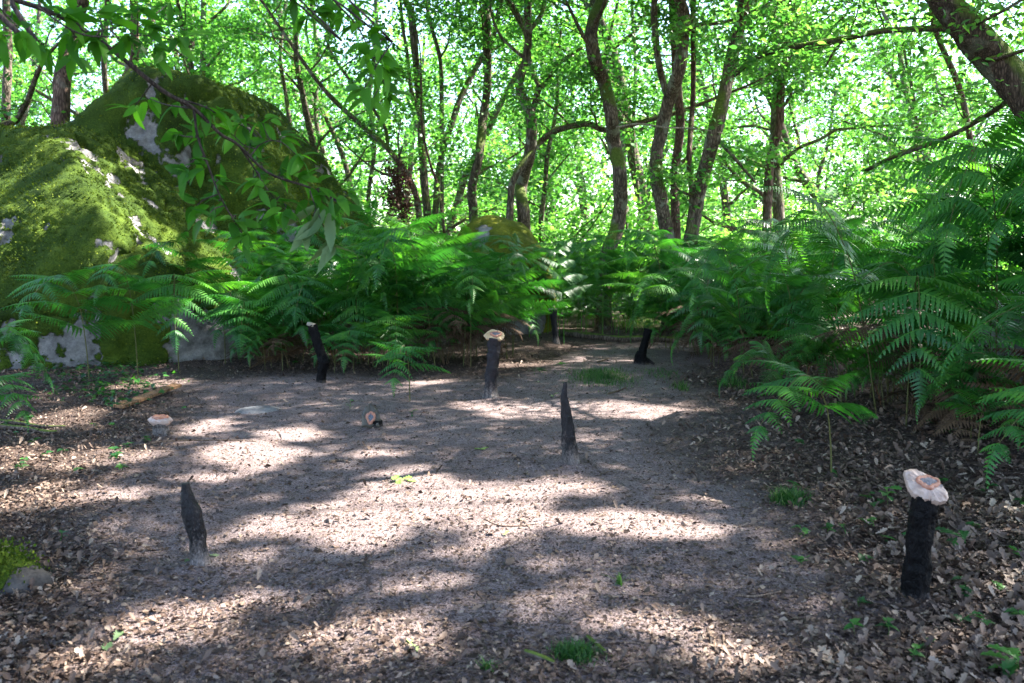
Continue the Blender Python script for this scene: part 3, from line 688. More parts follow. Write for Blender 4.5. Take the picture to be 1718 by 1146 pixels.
# ---------------------------------------------------------------- foreground chestnut branches
cb = np.array([-4.6, 2.6, -.1])
ch = empty("chestnut_tree", cb, "chestnut with large toothed leaves, its branch crossing the upper left", "tree")
w = MB(); tk = catmull([(0, 0, 0), (.1, .1, 1.5), (.25, .1, 3), (.3, .2, 4.5), (.2, .3, 6.5)], 6); tube(w, tk, np.linspace(.17, .09, len(tk)), 12, .1); build("trunk", w, M['bark'], ch)
rgc = np.random.default_rng(8)
def chestnut_branch(px, d, w0, w1, first=None):
    q = [P(x, y, dd) for (x, y), dd in zip(px, np.linspace(d[0], d[1], len(px)))]
    if first is not None: q = [np.array(first)] + q
    q = catmull(np.array(q), 6); mb = MB(); rr = np.linspace(w0, w1, len(q)) * np.linspace(d[0], d[1], len(q)) / F / 2
    tube(mb, q - cb, rr, 8, .12, freq=25); o = build("branch", mb, M['twig'], ch); return q, o
main, mo = chestnut_branch([(-60, -30), (20, -2), (95, 25), (170, 70), (270, 150), (325, 182), (370, 225), (400, 243), (450, 290), (520, 315), (572, 340)], (3.0, 3.9), 10, 3, cb + tk[20])
side, so_ = chestnut_branch([(325, 182), (332, 230), (350, 280), (372, 335), (410, 398)], (3.45, 3.6), 5, 2)
s2, s2o = chestnut_branch([(400, 243), (425, 280), (450, 320), (478, 352)], (3.65, 3.8), 3.5, 1.5)
s3, s3o = chestnut_branch([(300, 165), (345, 180), (362, 190)], (3.45, 3.5), 3.5, 2)
s4, s4o = chestnut_branch([(60, 10), (130, 55), (190, 62), (250, 60), (300, 70)], (3.1, 3.3), 3.5, 1.5)
s5, s5o = chestnut_branch([(-20, -10), (15, 30), (50, 60), (90, 80)], (3.0, 3.1), 3, 1.5)
s6, s6o = chestnut_branch([(520, -60), (560, 0), (598, 42), (625, 95), (640, 135)], (3.2, 3.4), 5, 2, cb + tk[22])
s7, s7o = chestnut_branch([(440, -60), (480, -10), (505, 10), (535, 22)], (3.2, 3.3), 4, 1.5, cb + tk[22])
s8, s8o = chestnut_branch([(420, 262), (440, 240), (470, 238), (500, 262)], (3.7, 3.8), 3, 1.5)
def leaf_groups(parent, path, groups, d, size=.098):
    f = MB(); t = MB()
    for (x, y, n, ang) in groups:                    # ang: main direction of the spray on the picture plane, degrees
        c = P(x, y, d + rgc.normal() * .12); near = path[np.argmin(np.linalg.norm(path - c, axis=1))]
        q = catmull([near, (near + c) / 2 + rgc.normal(size=3) * .01, c], 4); tube(t, q - cb, np.linspace(.0035, .0018, len(q)), 4, 0)
        aa = np.radians(ang + np.linspace(-75, 75, n) + rgc.normal(size=n) * 12)
        dx = np.stack([np.cos(aa), rgc.normal(size=n) * .8, np.sin(aa) * .65 - .05], 1)
        up = np.array([0, -.25, 1.]) + rgc.normal(size=(n, 3)) * .4
        place_leaves(f, c - cb + rgc.normal(size=(n, 3)) * .012, dx, up, size * rgc.uniform(.7, 1.25, n), 'chestnut', bend=rgc.uniform(-.35, .0, n))
    o = build("foliage", f, M['chestnut'], parent); build("twigs", t, M['twig'], parent)
    return o
leaf_groups(s5o, s5, [(40, 55, 6, 200), (75, 75, 6, 230), (95, 30, 5, 320), (20, 20, 5, 180), (5, 60, 4, 200)], 3.1)
leaf_groups(s4o, s4, [(110, 20, 6, 60), (120, 62, 6, 250), (165, 66, 6, 250), (185, 30, 5, 60), (215, 62, 6, 280), (252, 48, 6, 20), (262, 80, 6, 310), (300, 62, 6, 330), (160, 12, 5, 100), (230, 15, 5, 60)], 3.2)
leaf_groups(mo, main, [(120, 95, 6, 260), (60, -5, 5, 30), (285, 5, 5, 180), (250, 165, 4, 250), (225, 180, 5, 200), (300, 170, 4, 200), (420, 240, 5, 20), (470, 290, 6, 10), (500, 300, 6, 20), (535, 318, 6, 350), (572, 340, 7, 330), (455, 300, 5, 100), (590, 325, 5, 0), (430, 265, 5, 60), (520, 345, 6, 280), (560, 370, 5, 300)], 3.75)
leaf_groups(so_, side, [(335, 230, 6, 200), (300, 225, 5, 180), (345, 275, 6, 180), (310, 285, 6, 180), (360, 300, 6, 0), (372, 335, 6, 190), (330, 345, 6, 180), (395, 370, 6, 0), (395, 365, 6, 200), (350, 362, 6, 190), (410, 398, 6, 260)], 3.55)
leaf_groups(s2o, s2, [(425, 285, 6, 0), (435, 310, 6, 200), (465, 335, 6, 10), (478, 352, 6, 300), (450, 350, 5, 220)], 3.75)
leaf_groups(s3o, s3, [(362, 190, 6, 340), (345, 185, 5, 270)], 3.5)
leaf_groups(s8o, s8, [(410, 205, 6, 0), (440, 205, 6, 350), (400, 208, 6, 180), (470, 232, 6, 0), (505, 262, 6, 330), (390, 225, 6, 200)], 3.75)
leaf_groups(s6o, s6, [(590, 12, 6, 0), (572, 20, 6, 180), (600, 45, 6, 200), (620, 55, 6, 350), (615, 85, 6, 190), (640, 92, 6, 350), (632, 115, 6, 200), (650, 120, 5, 0), (640, 140, 7, 270), (652, 160, 6, 300), (610, 150, 5, 200), (622, 168, 5, 250)], 3.3)
leaf_groups(s7o, s7, [(500, 5, 6, 200), (515, 25, 6, 250), (540, 22, 6, 320), (530, 0, 5, 40)], 3.3)
# wilted leaves hanging from the branch end
f = MB(); pos = []; dx = []
for x, y in [(528, 345), (535, 350), (545, 352), (552, 358), (522, 372), (530, 380), (545, 398), (552, 402), (560, 410), (556, 395), (515, 385)]:
    pos.append(P(x, y, 3.7) - cb); dx.append([rgc.normal() * .3, rgc.normal() * .2, -1])
place_leaves(f, np.array(pos), np.array(dx), rgc.normal(size=(len(pos), 3)) + [0, -1, 0], .12 * rgc.uniform(.8, 1.2, len(pos)), 'chestnut', bend=np.full(len(pos), 1.2))
t = MB(); 
for a, b in (((520, 320), (530, 350)), ((530, 350), (552, 400)), ((530, 350), (520, 380))): tube(t, [P(*a, 3.7) - cb, P(*b, 3.7) - cb], [.003, .002], 4, 0)
wl = build("wilted_leaves", f, M['wilted'], mo); tag(wl, "grey-green wilted leaves hanging limp"); build("twigs", t, M['twig'], mo)

# ---------------------------------------------------------------- bracken ferns
def pinna(mb, rg, base, X, Z, L, detail=True, sag=.35, tint=.5):
    """one feathered blade from base along X, face normal Z"""
    X = unit(X); Y = unit(np.cross(Z, X)); Z = np.cross(X, Y)
    npair = int(np.clip(L * 33, 9, 24)) if detail else int(np.clip(L * 20, 6, 13))
    t = np.linspace(.05, .985, npair)
    def cur(t): return base + X * (L * (t - .1 * t * t))[:, None] + Z * (L * (.06 * t - sag * t * t))[:, None]
    q = cur(np.linspace(0, 1, 9)); tube(mb, q, np.linspace(.0035, .0008, 9) * (1 if detail else 1.3), 3, 0, False, .75)
    W = L * .29 * np.minimum(1, .75 + t * 2) * (1 - t) ** .75 * rg.uniform(.9, 1.1) + .006
    c = cur(t); T = unit(cur(t + .02) - c); sp_ = L / npair
    if detail:
        m = 11; s = np.linspace(0, 1, m); zig = np.where(np.arange(m) % 2 == 0, 1.0, .55); hw = (1 - s ** 1.6) * zig * .5 + .02
    else: m = 3; s = np.array([0, .35, 1.]); hw = np.array([.35, .5, .0])
    for side in (-1, 1):
        D = unit(Y * side * .93 + T * rg.uniform(.28, .42) + Z * rg.uniform(-.35, -.1) + rg.normal(size=(npair, 3)) * .06)
        Lf = unit(np.cross(D, np.broadcast_to(Z, D.shape))); LfN = unit(np.cross(Lf, D))
        ctr = c[:, None, :] + D[:, None, :] * (W[:, None] * s[None])[:, :, None] + LfN[:, None, :] * (-.22 * W[:, None] * s[None] ** 2)[:, :, None] * side * np.sign((LfN @ Z)[:, None, None]) * side
        e = Lf[:, None, :] * (sp_ * 1.12 * hw)[None, :, None] * (.55 + .45 * (1 - t))[:, None, None]
        V = np.stack([ctr - e, ctr + e], 2).reshape(npair, m * 2, 3)
        k = np.arange(m - 1) * 2; Q = np.stack([k, k + 1, k + 3, k + 2], 1)
        off = (np.arange(npair) * m * 2)[:, None, None]
        mb.add(V.reshape(-1, 3), (Q[None] + off).reshape(-1, 4), None, np.repeat(np.clip(tint + rg.normal(size=npair) * .08, 0, 1), m * 2))
def fern_plan(rg, H, reach, Lmax, npair):
    u0 = rg.uniform(.3, .46); dr = rg.random() ** 1.3
    """rachis curve and list of pinnae (base, X, Z, L)"""
    pts = catmull([(0, 0, -.03), (reach * .03, 0, H * .35), (reach * .12, 0, H * .72), (reach * .38, 0, H * .97), (reach * .72, 0, H * (.97 - .3 * dr)), (reach * (1 - .08 * dr), 0, H * (.86 - .5 * dr))], 8)
    seg = np.linalg.norm(np.diff(pts, axis=0), axis=1); s = np.concatenate([[0], np.cumsum(seg)]); s /= s[-1]
    def at(u): return np.array([np.interp(u, s, pts[:, k]) for k in range(3)])
    out = []
    for k in range(npair):
        u = u0 + (.96 - u0) * (k / (npair - 1)) ** .9; b = at(u); T = unit(at(min(1, u + .02)) - at(u - .02))
        L = Lmax * (1 - (k / npair)) ** .85 * rg.uniform(.85, 1.1) + .05
        up = unit(np.cross(T, np.array([0, 1., 0]))); up = up if up[2] > 0 or abs(up[2]) < .3 else -up
        if up[0] > 0 and up[2] < .3: up = -up
        for side in (-1, 1):
            X = np.array([0, side * 1.0, 0]) + T * (.35 + .3 * k / npair) + np.array([0, 0, rg.uniform(-.12, .22)]) + rg.normal(size=3) * .08
            Z = unit(up * .6 + np.array([0, 0, .8])) + rg.normal(size=3) * .12
            out.append((b, X, Z, L))
    out.append((at(.97), unit(at(1.0) - at(.95)), np.array([.3, 0, 1.]), .16 * Lmax / .6 + .05))
    return pts, out
def fern_parts(seed, H, reach, Lmax, npair=8):
    rg = np.random.default_rng(seed); pts, pn = fern_plan(rg, H, reach, Lmax, npair)
    root = empty("bracken_fern"); m = MB(); tube(m, pts, np.linspace(.007, .0018, len(pts)), 6, 0, False, .9); build("stem", m, M['fern_stem'], root)
    for b, X, Z, L in pn:
        f = MB(); pinna(f, rg, b, X, Z, L, True, rg.uniform(.18, .5), rg.uniform(.3, .7)); build("frond", f, M['fern'], root)
    return root
def fern_single(seed, H, reach, Lmax, npair=7, detail=False, stems=1, mat='fern', nm='bracken_fern'):
    rg = np.random.default_rng(seed); f = MB()
    for k in range(stems):
        pts, pn = fern_plan(rg, H * rg.uniform(.75, 1.1), reach, Lmax, npair); m = MB(); tube(m, pts, np.linspace(.007, .002, len(pts)), 4, 0, False, .9)
        for b, X, Z, L in pn: pinna(m, rg, b, X, Z, L, detail, rg.uniform(.15, .5), rg.uniform(.3, .7))
        V = np.concatenate(m.V); a = k * 2.4 + rg.random(); R_ = np.array([[math.cos(a), -math.sin(a), 0], [math.sin(a), math.cos(a), 0], [0, 0, 1]])
        if stems > 1: V = V @ R_.T
        m.V = [V]; f.add(V, np.concatenate(m.Q), None, np.concatenate(m.tint))
    return link(nm, f.mesh(nm, M[mat]))
fp = [fern_parts(700 + k, *a) for k, a in enumerate([(1.45, .8, .8), (1.1, .8, .72), (1.65, .9, .9), (.8, .75, .66), (.65, .6, .5), (1.45, .5, .75), (1.25, 1.0, .85), (1.75, .8, .95)])]
used = [False] * 8
def place_fern(k, x, y, rz, sc, label, group=None, tilt=(0, 0)):
    loc = (x, y, g1(x, y))
    if not used[k]:
        o = fp[k]; used[k] = True; o.location = loc; o.rotation_euler = (tilt[0], tilt[1], rz); o.scale = (sc,) * 3
    else: o = copy_thing(fp[k], loc, rz, sc, None, tilt)
    for key in ("label", "category", "group"):
        if key in o: del o[key]
    tag(o, label, "fern", group); return o
D = math.radians
# singled-out ferns: proto, pixel of the foot, heading, scale, label
for k, px, py, rz, sc, lab in [
    (0, 232, 636, -95, 1.0, "bracken fern arching in front of the left boulder, its stem in the leaf litter"),
    (1, 378, 612, -60, 1.05, "bracken fern drooping beside the foot of the tall boulder"),
    (3, 440, 608, -120, 1.15, "dark green bracken fern between boulder and the kinked burnt post"),
    (4, 688, 676, -100, .95, "small upright fern standing alone at the edge of the clearing"),
    (1, 600, 612, -80, 1.0, "fern hanging over the dead stalks right of the kinked burnt post"),
    (0, 790, 618, -85, .95, "fern with a frond drooping to the ground left of the capped central post"),
    (5, 860, 598, -110, .95, "fern standing behind the capped central post"),
    (4, 1310, 700, 160, 1.0, "young thin fern with level fronds at the edge of the right litter"),
    (3, 1395, 800, 205, .95, "low fern arching over the leaf litter at the right"),
    (1, 1520, 720, 250, 1.25, "fern with one frond hanging like an arrowhead at the right"),
    (0, 1330, 650, 200, 1.05, "fern with bright tips standing at the front corner of the right bank")]:
    p = G(px, py); place_fern(k, p[0], p[1], D(rz), sc, lab)
for k, px, py, rz, sc, lab in [
    (6, 150, 640, -100, 1.05, "broad fern spreading over the pale foot of the left boulder"),
    (1, 300, 622, -70, 1.2, "fern drooping over the lower right face of the left boulder"),
    (0, 330, 598, -110, 1.2, "tall fern in front of the crevice between the two boulders"),
    (3, 420, 618, -80, 1.2, "low fern with hanging tips at the left end of the centre bank"),
    (5, 480, 590, -90, 1.15, "tall fern behind the pale bent dead stalk"),
    (7, 545, 572, -100, 1.25, "tallest fern of the left bank, screening the right flank of the peaked boulder"),
    (2, 610, 566, -60, 1.2, "tall fern at the lower right flank of the peaked boulder"),
    (7, 470, 570, -120, 1.2, "tall fern under the wilted hanging leaves"),
    (2, 400, 585, -70, 1.15, "tall fern leaning on the face of the peaked boulder")]:
    p = G(px, py); place_fern(k, p[0], p[1], D(rz), sc, lab)
place_fern(3, 3.35, 4.7, D(190), 1.05, "near fern reaching in low from the right edge", None)
place_fern(6, 3.95, 5.6, D(170), 1.0, "tall fern reaching in from the right edge above the dark boulder")
place_fern(4, -4.35, 6.9, D(-20), .9, "bright fern reaching in at the left edge below the boulder")
place_fern(1, -4.95, 7.9, D(10), .8, "blue-green fern at the left edge in front of the boulder")
rgf = np.random.default_rng(33)
def bank(cands, lab, group, kinds, smin, smax, face=None):
    for x, y in cands:
        rz = rgf.random() * 6.28 if face is None else D(face) + rgf.normal() * .9
        place_fern(int(rgf.choice(kinds)), x, y, rz, rgf.uniform(smin, smax), lab, group, (rgf.normal() * .08, rgf.normal() * .08))
c = []
while len(c) < 58:                                            # right bank
    y = rgf.uniform(6.2, 14.5); e = np.interp(y, [5, 7, 9, 11, 13, 15], [3.9, 3.7, 3.1, 2.8, 2.5, 2.3]); x = e + abs(rgf.normal()) * 1.6
    if all((x - a) ** 2 + (y - b) ** 2 > .09 for a, b in c) and x < 9: c.append((x, y))
bank(c, "bracken fern in the tall dense bank right of the clearing", "ferns of the right bank", [0, 1, 2, 3, 5, 6, 7, 7], .85, 1.3, 200)
c = []
while len(c) < 51:                                            # centre-left bank
    x = rgf.uniform(-3.8, .05); y = 11.1 + abs(rgf.normal()) * 1.6
    if y < 11.2 + .12 * abs(x + 1.5) : continue
    if all((x - a) ** 2 + (y - b) ** 2 > .07 for a, b in c): c.append((x, y))
bank(c, "bracken fern in the bank between the boulders and the gap", "ferns of the centre bank", [0, 1, 2, 3, 5, 6, 7], .85, 1.2, -95)
sg = [fern_single(760, 1.5, .8, .75, 8, True), fern_single(761, 1.3, .8, .7, 7, False, 3), fern_single(762, 1.6, .7, .8, 8, False, 2), fern_single(763, 1.2, .9, .7, 7, False, 3)]
su = [False] * 4; c = []
for _ in range(4000):
    if len(c) >= 58: break
    y = rgf.uniform(14.2, 29); x = rgf.uniform(-.62 * y, .66 * y)
    if x < -2.2 and y < 19: continue
    if abs(x + .35) < 1.7 and 16 < y < 19: continue
    if abs(x - 1.95) < .45 and y < 15.5: continue
    if all((x - a) ** 2 + (y - b) ** 2 > .3 for a, b in c): c.append((x, y))
c = [(.5 + .36 * (j % 15) + rgf.normal() * .12, (15.9 if j < 15 else 16.6) + rgf.normal() * .12) for j in range(30)] + c + [(rgf.uniform(-.2, 5), rgf.uniform(16.2, 19)) for _ in range(30)]
for i, (x, y) in enumerate(c):
    k = 0 if y < 16.9 else int(rgf.integers(1, 4)); loc = (x, y, g1(x, y)); sc = rgf.uniform(.85, 1.2) * (.5 if i >= len(c) - 30 else 1)
    if not su[k]: o = sg[k]; su[k] = True; o.location = loc; o.scale = (sc,) * 3; o.rotation_euler = (0, 0, rgf.random() * 6.28)
    else: o = copy_thing(sg[k], loc, rgf.random() * 6.28, sc)
    tag(o, "bracken fern on the wood floor beyond the clearing", "fern", "ferns beyond the clearing")

df = [fern_single(790 + k, .75, .8, .6, 7, True, 2, 'dead_fern', 'dead_fern') for k in range(2)]
dsp = [(rgf.uniform(-3.7, .1), rgf.uniform(11.2, 12.6)) for _ in range(7)] + [(np.interp(y, [5, 7, 9, 11, 13, 15], [3.9, 3.5, 3.1, 2.8, 2.6, 2.4]) + rgf.uniform(0, 1.2), y) for y in rgf.uniform(5.6, 13.5, 18)]
for i, (x, y) in enumerate(dsp):
    loc = (x, y, g1(x, y) - .12); o = df[i] if i < 2 else copy_thing(df[i % 2], loc, rgf.random() * 6.28, rgf.uniform(.7, 1.2), None, (rgf.normal() * .3, rgf.normal() * .3))
    o.location = loc
    left = x < .5; tag(o, "dry brown bracken collapsed under the %s ferns" % ("centre" if left else "right"), "dead fern", "dead bracken of the %s bank" % ("centre" if left else "right"))
# low ferns filling the foot of both banks, and the tallest ones on the right rise
for i, (x, y) in enumerate([(4.5, 6.3), (5.2, 7.0), (4.3, 7.5), (5.8, 6.7), (5.0, 8.4), (6.2, 8.0)]):
    place_fern(7 if i % 2 == 0 else 2, x, y, D(190 + 25 * rgf.normal()), 1.4, "towering bracken on the rise at the right edge", "tall ferns of the right rise", (.05, -.08))
c = []
while len(c) < 24:
    y = rgf.uniform(5.6, 13.8); e = np.interp(y, [5, 7, 9, 11, 13, 15], [3.7, 3.3, 2.9, 2.6, 2.4, 2.3]); x = e + rgf.uniform(0, 1.1); c.append((x, y))
bank(c, "low bracken filling the foot of the right bank", "low ferns of the right bank", [3, 4], .8, 1.1, 200)
c = [(rgf.uniform(-3.8, .0), rgf.uniform(10.8, 12.6)) for _ in range(20)]
bank(c, "low bracken filling the foot of the centre bank", "low ferns of the centre bank", [3, 4], .75, 1.0, -95)

# ---------------------------------------------------------------- burnt posts
def post(name, label, px, py, h_px, prof, mat, lean=(0, 0), rough=.12, seed=0, flare=0.0, cap=None, build_shaft=True, cat="burnt post"):
    """prof: list of (height fraction, x offset px, width px)"""
    b = GG(px, py); d = b[1]; k = d / F
    root = empty(name, b, label, cat, None)
    pts = [(x * k + lean[0] * f, lean[1] * f, f * h_px * k) for f, x, w in prof]; pts[0] = (pts[0][0], pts[0][1], -.04)
    q = catmull(pts, 14); fr = np.linspace(0, 1, len(q)); wd = np.interp(fr, np.linspace(0, 1, len(prof)), [w for _, _, w in prof]) * k / 2
    wd = wd * (1 + flare * np.exp(-fr * 12))
    m = MB(); tube(m, q, wd, 34, rough, True, seed=seed, freq=26)
    V = m.V[0]; ctr = np.vstack([np.repeat(q, 34, 0), q[-1:], q[:1]]); lr = np.concatenate([np.repeat(wd, 34), [0, 0]])
    V += ((fbm(V * np.array([75, 75, 16.]) + seed * 3, 5 + seed, 4, .6) - .5) * .55 * lr)[:, None] * unit(V - ctr) + unit(V - ctr) * ((fbm(V * 26. + seed, 8 + seed, 2) - .5) * .14 * lr)[:, None]
    build("shaft", m, mat, root); return root, q[-1], k
def slab_cap(root, centre, outline, thick, mat, crust, core, tiltm, core_c=(0, 0), bevel=.82, size=1.0):
    """irregular faceted stone: outline [(x,y)] metres in its own plane"""
    o = np.array(outline) * size; n0 = len(o); u = np.arange(n0 * 4) / 4; i0 = u.astype(int); f_ = (u - i0)[:, None]
    o = o[i0] * (1 - f_) + o[(i0 + 1) % n0] * f_; n = len(o); o = o * (1 + rng.normal(size=(n, 1)) * .014); m = MB()
    rim = np.array([1, 1, 1.0, bevel]); zz = [-thick, -thick * .45, -.05 * thick, thick * .2]
    V = []
    for s_, z in zip([.72, .98, 1.0, bevel], zz): V.append(np.column_stack([o * s_, np.full(n, z) + rng.normal(size=n) * thick * .06]))
    V = np.vstack(V + [np.array([[0, 0, thick * .3]]), np.array([[0, 0, -thick]])]); Q = []; T = []
    for l in range(3):
        for k in range(n): Q.append([l * n + k, l * n + (k + 1) % n, (l + 1) * n + (k + 1) % n, (l + 1) * n + k])
    for k in range(n): T += [[3 * n + k, 3 * n + (k + 1) % n, 4 * n], [(k + 1) % n, k, 4 * n + 1]]
    R_ = np.array(tiltm); m.add(V @ R_.T, Q, T); cp_ = build("cap", m, mat, root, loc=centre, smooth_=False)
    if crust is not None:
        crust = tuple(v * size for v in crust)
        a = np.linspace(0, 2 * np.pi, 40, endpoint=False); rr = (1 + .28 * (vnoise(np.stack([np.cos(a) * 2.2, np.sin(a) * 2.2, a * 0 + 3], 1), 4) - .5) * 2)
        c = np.column_stack([np.cos(a) * crust[0] * rr + core_c[0], np.sin(a) * crust[1] * rr + core_c[1], np.full(40, thick * .3)])
        c = np.vstack([c, c[:1], c[1:2]]); m = MB(); tube(m, c @ R_.T, crust[2] * (.8 + .5 * vnoise(c * 90, 6)), 8, .35, False, freq=120); cr = build("crust", m, M['crust'], cp_)
        V = np.column_stack([np.cos(a) * crust[0] * rr * .98 + core_c[0], np.sin(a) * crust[1] * rr * .98 + core_c[1], np.full(40, thick * .3 + crust[2] * .45)])
        V = np.vstack([V, [[core_c[0], core_c[1], thick * .3 + crust[2] * 1.1]]]); m = MB(); m.add(V @ R_.T, None, [[k, (k + 1) % 40, 40] for k in range(40)]); build("core", m, core, cp_)
    return cp_
def rotxyz(rx, ry, rz): return np.array(Matrix.Rotation(rz, 3, 'Z') @ Matrix.Rotation(ry, 3, 'Y') @ Matrix.Rotation(rx, 3, 'X'))

post("burnt_post", "charred bottle-shaped post with grey ashy foot at lower left", 331, 944, 141, [(0, 5, 31), (.2, 3, 26), (.45, -1, 31), (.62, -6, 31), (.74, -10, 26), (.84, -13, 20), (.9, -14, 16), (1, -15, 13)], M['charA'], rough=.1, seed=1, flare=.25)
r, t, k = post("burnt_post", "tiny burnt stub topped by a pinkish stone, left of the clearing", 271, 735, 20, [(0, 0, 26), (.5, 0, 25), (1, -1, 24)], M['charA'], seed=2)
slab_cap(r, (t[0], t[1], t[2] + .03), [(-.105, .0), (-.085, .055), (-.02, .075), (.06, .06), (.1, .01), (.085, -.045), (.02, -.065), (-.06, -.055)], .05, M['cap_pink'], (.045, .035, .014), M['crust'], rotxyz(.12, .02, 0))
r, t, k = post("burnt_post", "short burnt stub with an upright pointed slab bearing an orange ring", 630, 716, 12, [(0, -1, 26), (.5, 0, 24), (1, 1, 22)], M['charB'], seed=3)
slab_cap(r, (-.03, -.03, .095), [(-.085, -.095), (.07, -.1), (.085, -.03), (.06, .05), (.015, .105), (-.01, .118), (-.05, .09), (-.085, .02)], .045, M['cap_olive'], (.026, .045, .013), M['core_blue'], rotxyz(1.25, 0, .12), (-.005, -.01))
post_ = post("burnt_post", "black kinked post with pale sawn top beside the dead stalks", 538, 644, 97, [(0, 1, 15), (.15, 2, 15), (.35, 6, 19), (.5, 2, 16), (.75, -6, 15), (1, -12, 16)], M['charB'], seed=4, flare=.2)
m = MB(); q = post_[1]; kk = post_[2]; tube(m, [q - [0.012, 0, .012], q + [-.004, 0, .022]], [8.6 * kk, 7.6 * kk], 18, .08, True, freq=30); build("sawn_top", m, M['cap_grey'], post_[0])
r, t, k = post("burnt_post", "tall reddish-black post with tan painted stone cap in the centre", 825, 666, 100, [(0, -2, 26), (.15, -2, 21), (.5, 1, 20), (.75, 3, 20), (1, 5, 23)], M['charC'], seed=5, flare=.25, rough=.16)
slab_cap(r, (t[0] - .005, t[1], t[2] + .03), [(-.128, -.01), (-.075, .075), (-.02, .115), (.05, .085), (.085, .075), (.125, .03), (.128, -.02), (.085, -.085), (.0, -.08), (-.09, -.07)], .045, M['cap_tan'], (.052, .04, .013), M['core_blue'], rotxyz(.62, .05, .0), (.02, .0), size=.88)
r, t, k = post("burnt_post", "distant black post with thin flat grey cap at the back of the clearing", 930, 578, 56, [(0, 3, 11), (.3, 1, 9), (.7, -1, 10), (1, -3, 13)], M['charC'], seed=6, flare=.2)
slab_cap(r, (t[0], t[1], t[2] + .012), [(-.1, 0), (-.06, .06), (.02, .07), (.09, .03), (.09, -.03), (.02, -.06), (-.07, -.05)], .022, M['cap_grey'], None, None, rotxyz(.05, -.08, .0))
r, t, k = post("burnt_post", "short black post leaning right with spreading root foot", 1077, 612, 58, [(0, -2, 17), (.3, 0, 14), (.65, 5, 13), (.85, 8, 13), (1, 10, 13)], M['charB'], seed=7, flare=.7)
m = MB(); tube(m, catmull([(.02, 0, .07), (.09, -.02, .035), (.17, -.03, -.01)], 5), np.linspace(.04, .015, 11), 8, .15); tube(m, catmull([(-.04, 0, .16), (-.08, -.01, .09), (-.1, -.01, -.01)], 5), np.linspace(.03, .022, 11), 8, .15); build("root", m, M['charB'], r)
post("burnt_post", "pointed burnt spike widening to an ashy foot, right of centre", 957, 781, 138, [(0, 0, 31), (.12, -1, 27), (.35, -4, 21), (.55, -7, 18), (.72, -10, 15), (.8, -12, 12), (.88, -11, 9), (.95, -10, 8), (1, -10, 5)], M['charA'], seed=8, flare=.25, rough=.14)
r, t, k = post("burnt_post", "thick black post with pale crystal cap at the right", 1535, 1012, 178, [(0, -1, 42), (.25, 0, 43), (.5, 2, 42), (.75, 4, 41), (.88, 7, 42), (1, 10, 45)], M['charB'], seed=9, flare=.06, rough=.07)
slab_cap(r, (t[0] + .005, t[1] + .0, t[2] + .04), [(-.095, .1), (-.055, .125), (.02, .085), (.075, .035), (.1, -.02), (.085, -.075), (.035, -.095), (-.03, -.085), (-.085, -.04), (-.1, .03)], .06, M['cap_pale'], (.043, .035, .011), M['core_blue'], rotxyz(.6, .1, -.12), (.0, .012), .8, .82)

# ---------------------------------------------------------------- logs, sticks, board
def stick(name, label, pts, w0, w1, mat='stick', cat="stick", seg=7, rough=.2, group=None, side=()):
    q = [GG(x, y) for x, y in pts]; k = q[0][1] / F
    for i, p_ in enumerate(q): p_[2] += w0 * k * .35
    b = q[0].copy(); q = catmull(q, 7); m = MB(); tube(m, q - b, np.linspace(w0, w1, len(q)) * k / 2, seg, rough, True, freq=18)
    for s_ in side:
        qq = [GG(x, y) for x, y in s_]; 
        for p_ in qq: p_[2] += w0 * k * .5
        qq = catmull(qq, 5); tube(m, qq - b, np.linspace(w1, w1 * .5, len(qq)) * k / 2, 5, rough, True, freq=18)
    return tag(build(name, m, M[mat], loc=b), label, cat, group)
stick("fallen_log", "long fallen log lying across the far end of the clearing", [(945, 563), (985, 568), (1035, 571), (1085, 572), (1130, 574)], 12, 10, 'log', "log", 14, .12)
stick("dead_root", "upper of two pale dead roots at the left edge", [(-20, 706), (30, 710), (70, 716), (110, 716)], 8, 4, 'log', "root")
stick("dead_root", "lower thicker pale dead root at the left edge", [(-20, 716), (40, 719), (80, 726), (100, 727)], 11, 5, 'log', "root")
stick("stick", "long thin pale stick lying in front of the pinkish-capped stub", [(228, 752), (280, 746), (330, 744), (380, 742), (430, 744)], 3.2, 1.8)
stick("stick", "curved stick lying at the left edge amid dead leaves", [(-10, 868), (30, 872), (52, 879), (78, 880)], 9, 6)
stick("stick", "short knobbly stick below the flat stone", [(553, 776), (568, 772), (582, 776)], 6, 5)
stick("stick", "thin curved twig in the sunny middle of the clearing", [(815, 876), (835, 886), (865, 889), (903, 886)], 3, 1.6)
stick("stick", "forked stick at the foot of the black crystal-capped post", [(1567, 1026), (1550, 1062), (1520, 1078), (1490, 1100)], 4, 2.4, side=([(1550, 1062), (1540, 1040)],))
stick("stick", "thick grey stick at the bottom right", [(1402, 1078), (1420, 1105), (1440, 1150)], 11, 7)
stick("stick", "pale short stick pointing down in the lower right sand", [(1188, 1062), (1197, 1080), (1203, 1098)], 8, 7)
stick("stick", "darker short stick beside the pale one in the lower right sand", [(1213, 1068), (1216, 1096)], 5, 4)
stick("stick", "dark level stick among leaves left of the black post", [(1232, 1002), (1270, 1005), (1310, 1000)], 6, 4)
stick("stick", "slanting brown twig in the right litter", [(1345, 985), (1375, 1000), (1400, 1015)], 5, 3)
stick("stick", "long brown twig below the black post", [(1420, 1015), (1455, 1030), (1480, 1040)], 4, 3)
stick("stick", "bark piece lying beside the bottom grass tuft", [(882, 1108), (905, 1120), (930, 1130)], 13, 8, 'log', "bark piece")
stick("stick", "second bark piece right of the bottom grass tuft", [(985, 1082), (1000, 1095), (1015, 1108)], 11, 8, 'log', "bark piece")
stick("stick", "angular twig right of the bottom grass tuft", [(1015, 1090), (1060, 1086), (1090, 1086), (1094, 1064)], 4, 2.5)
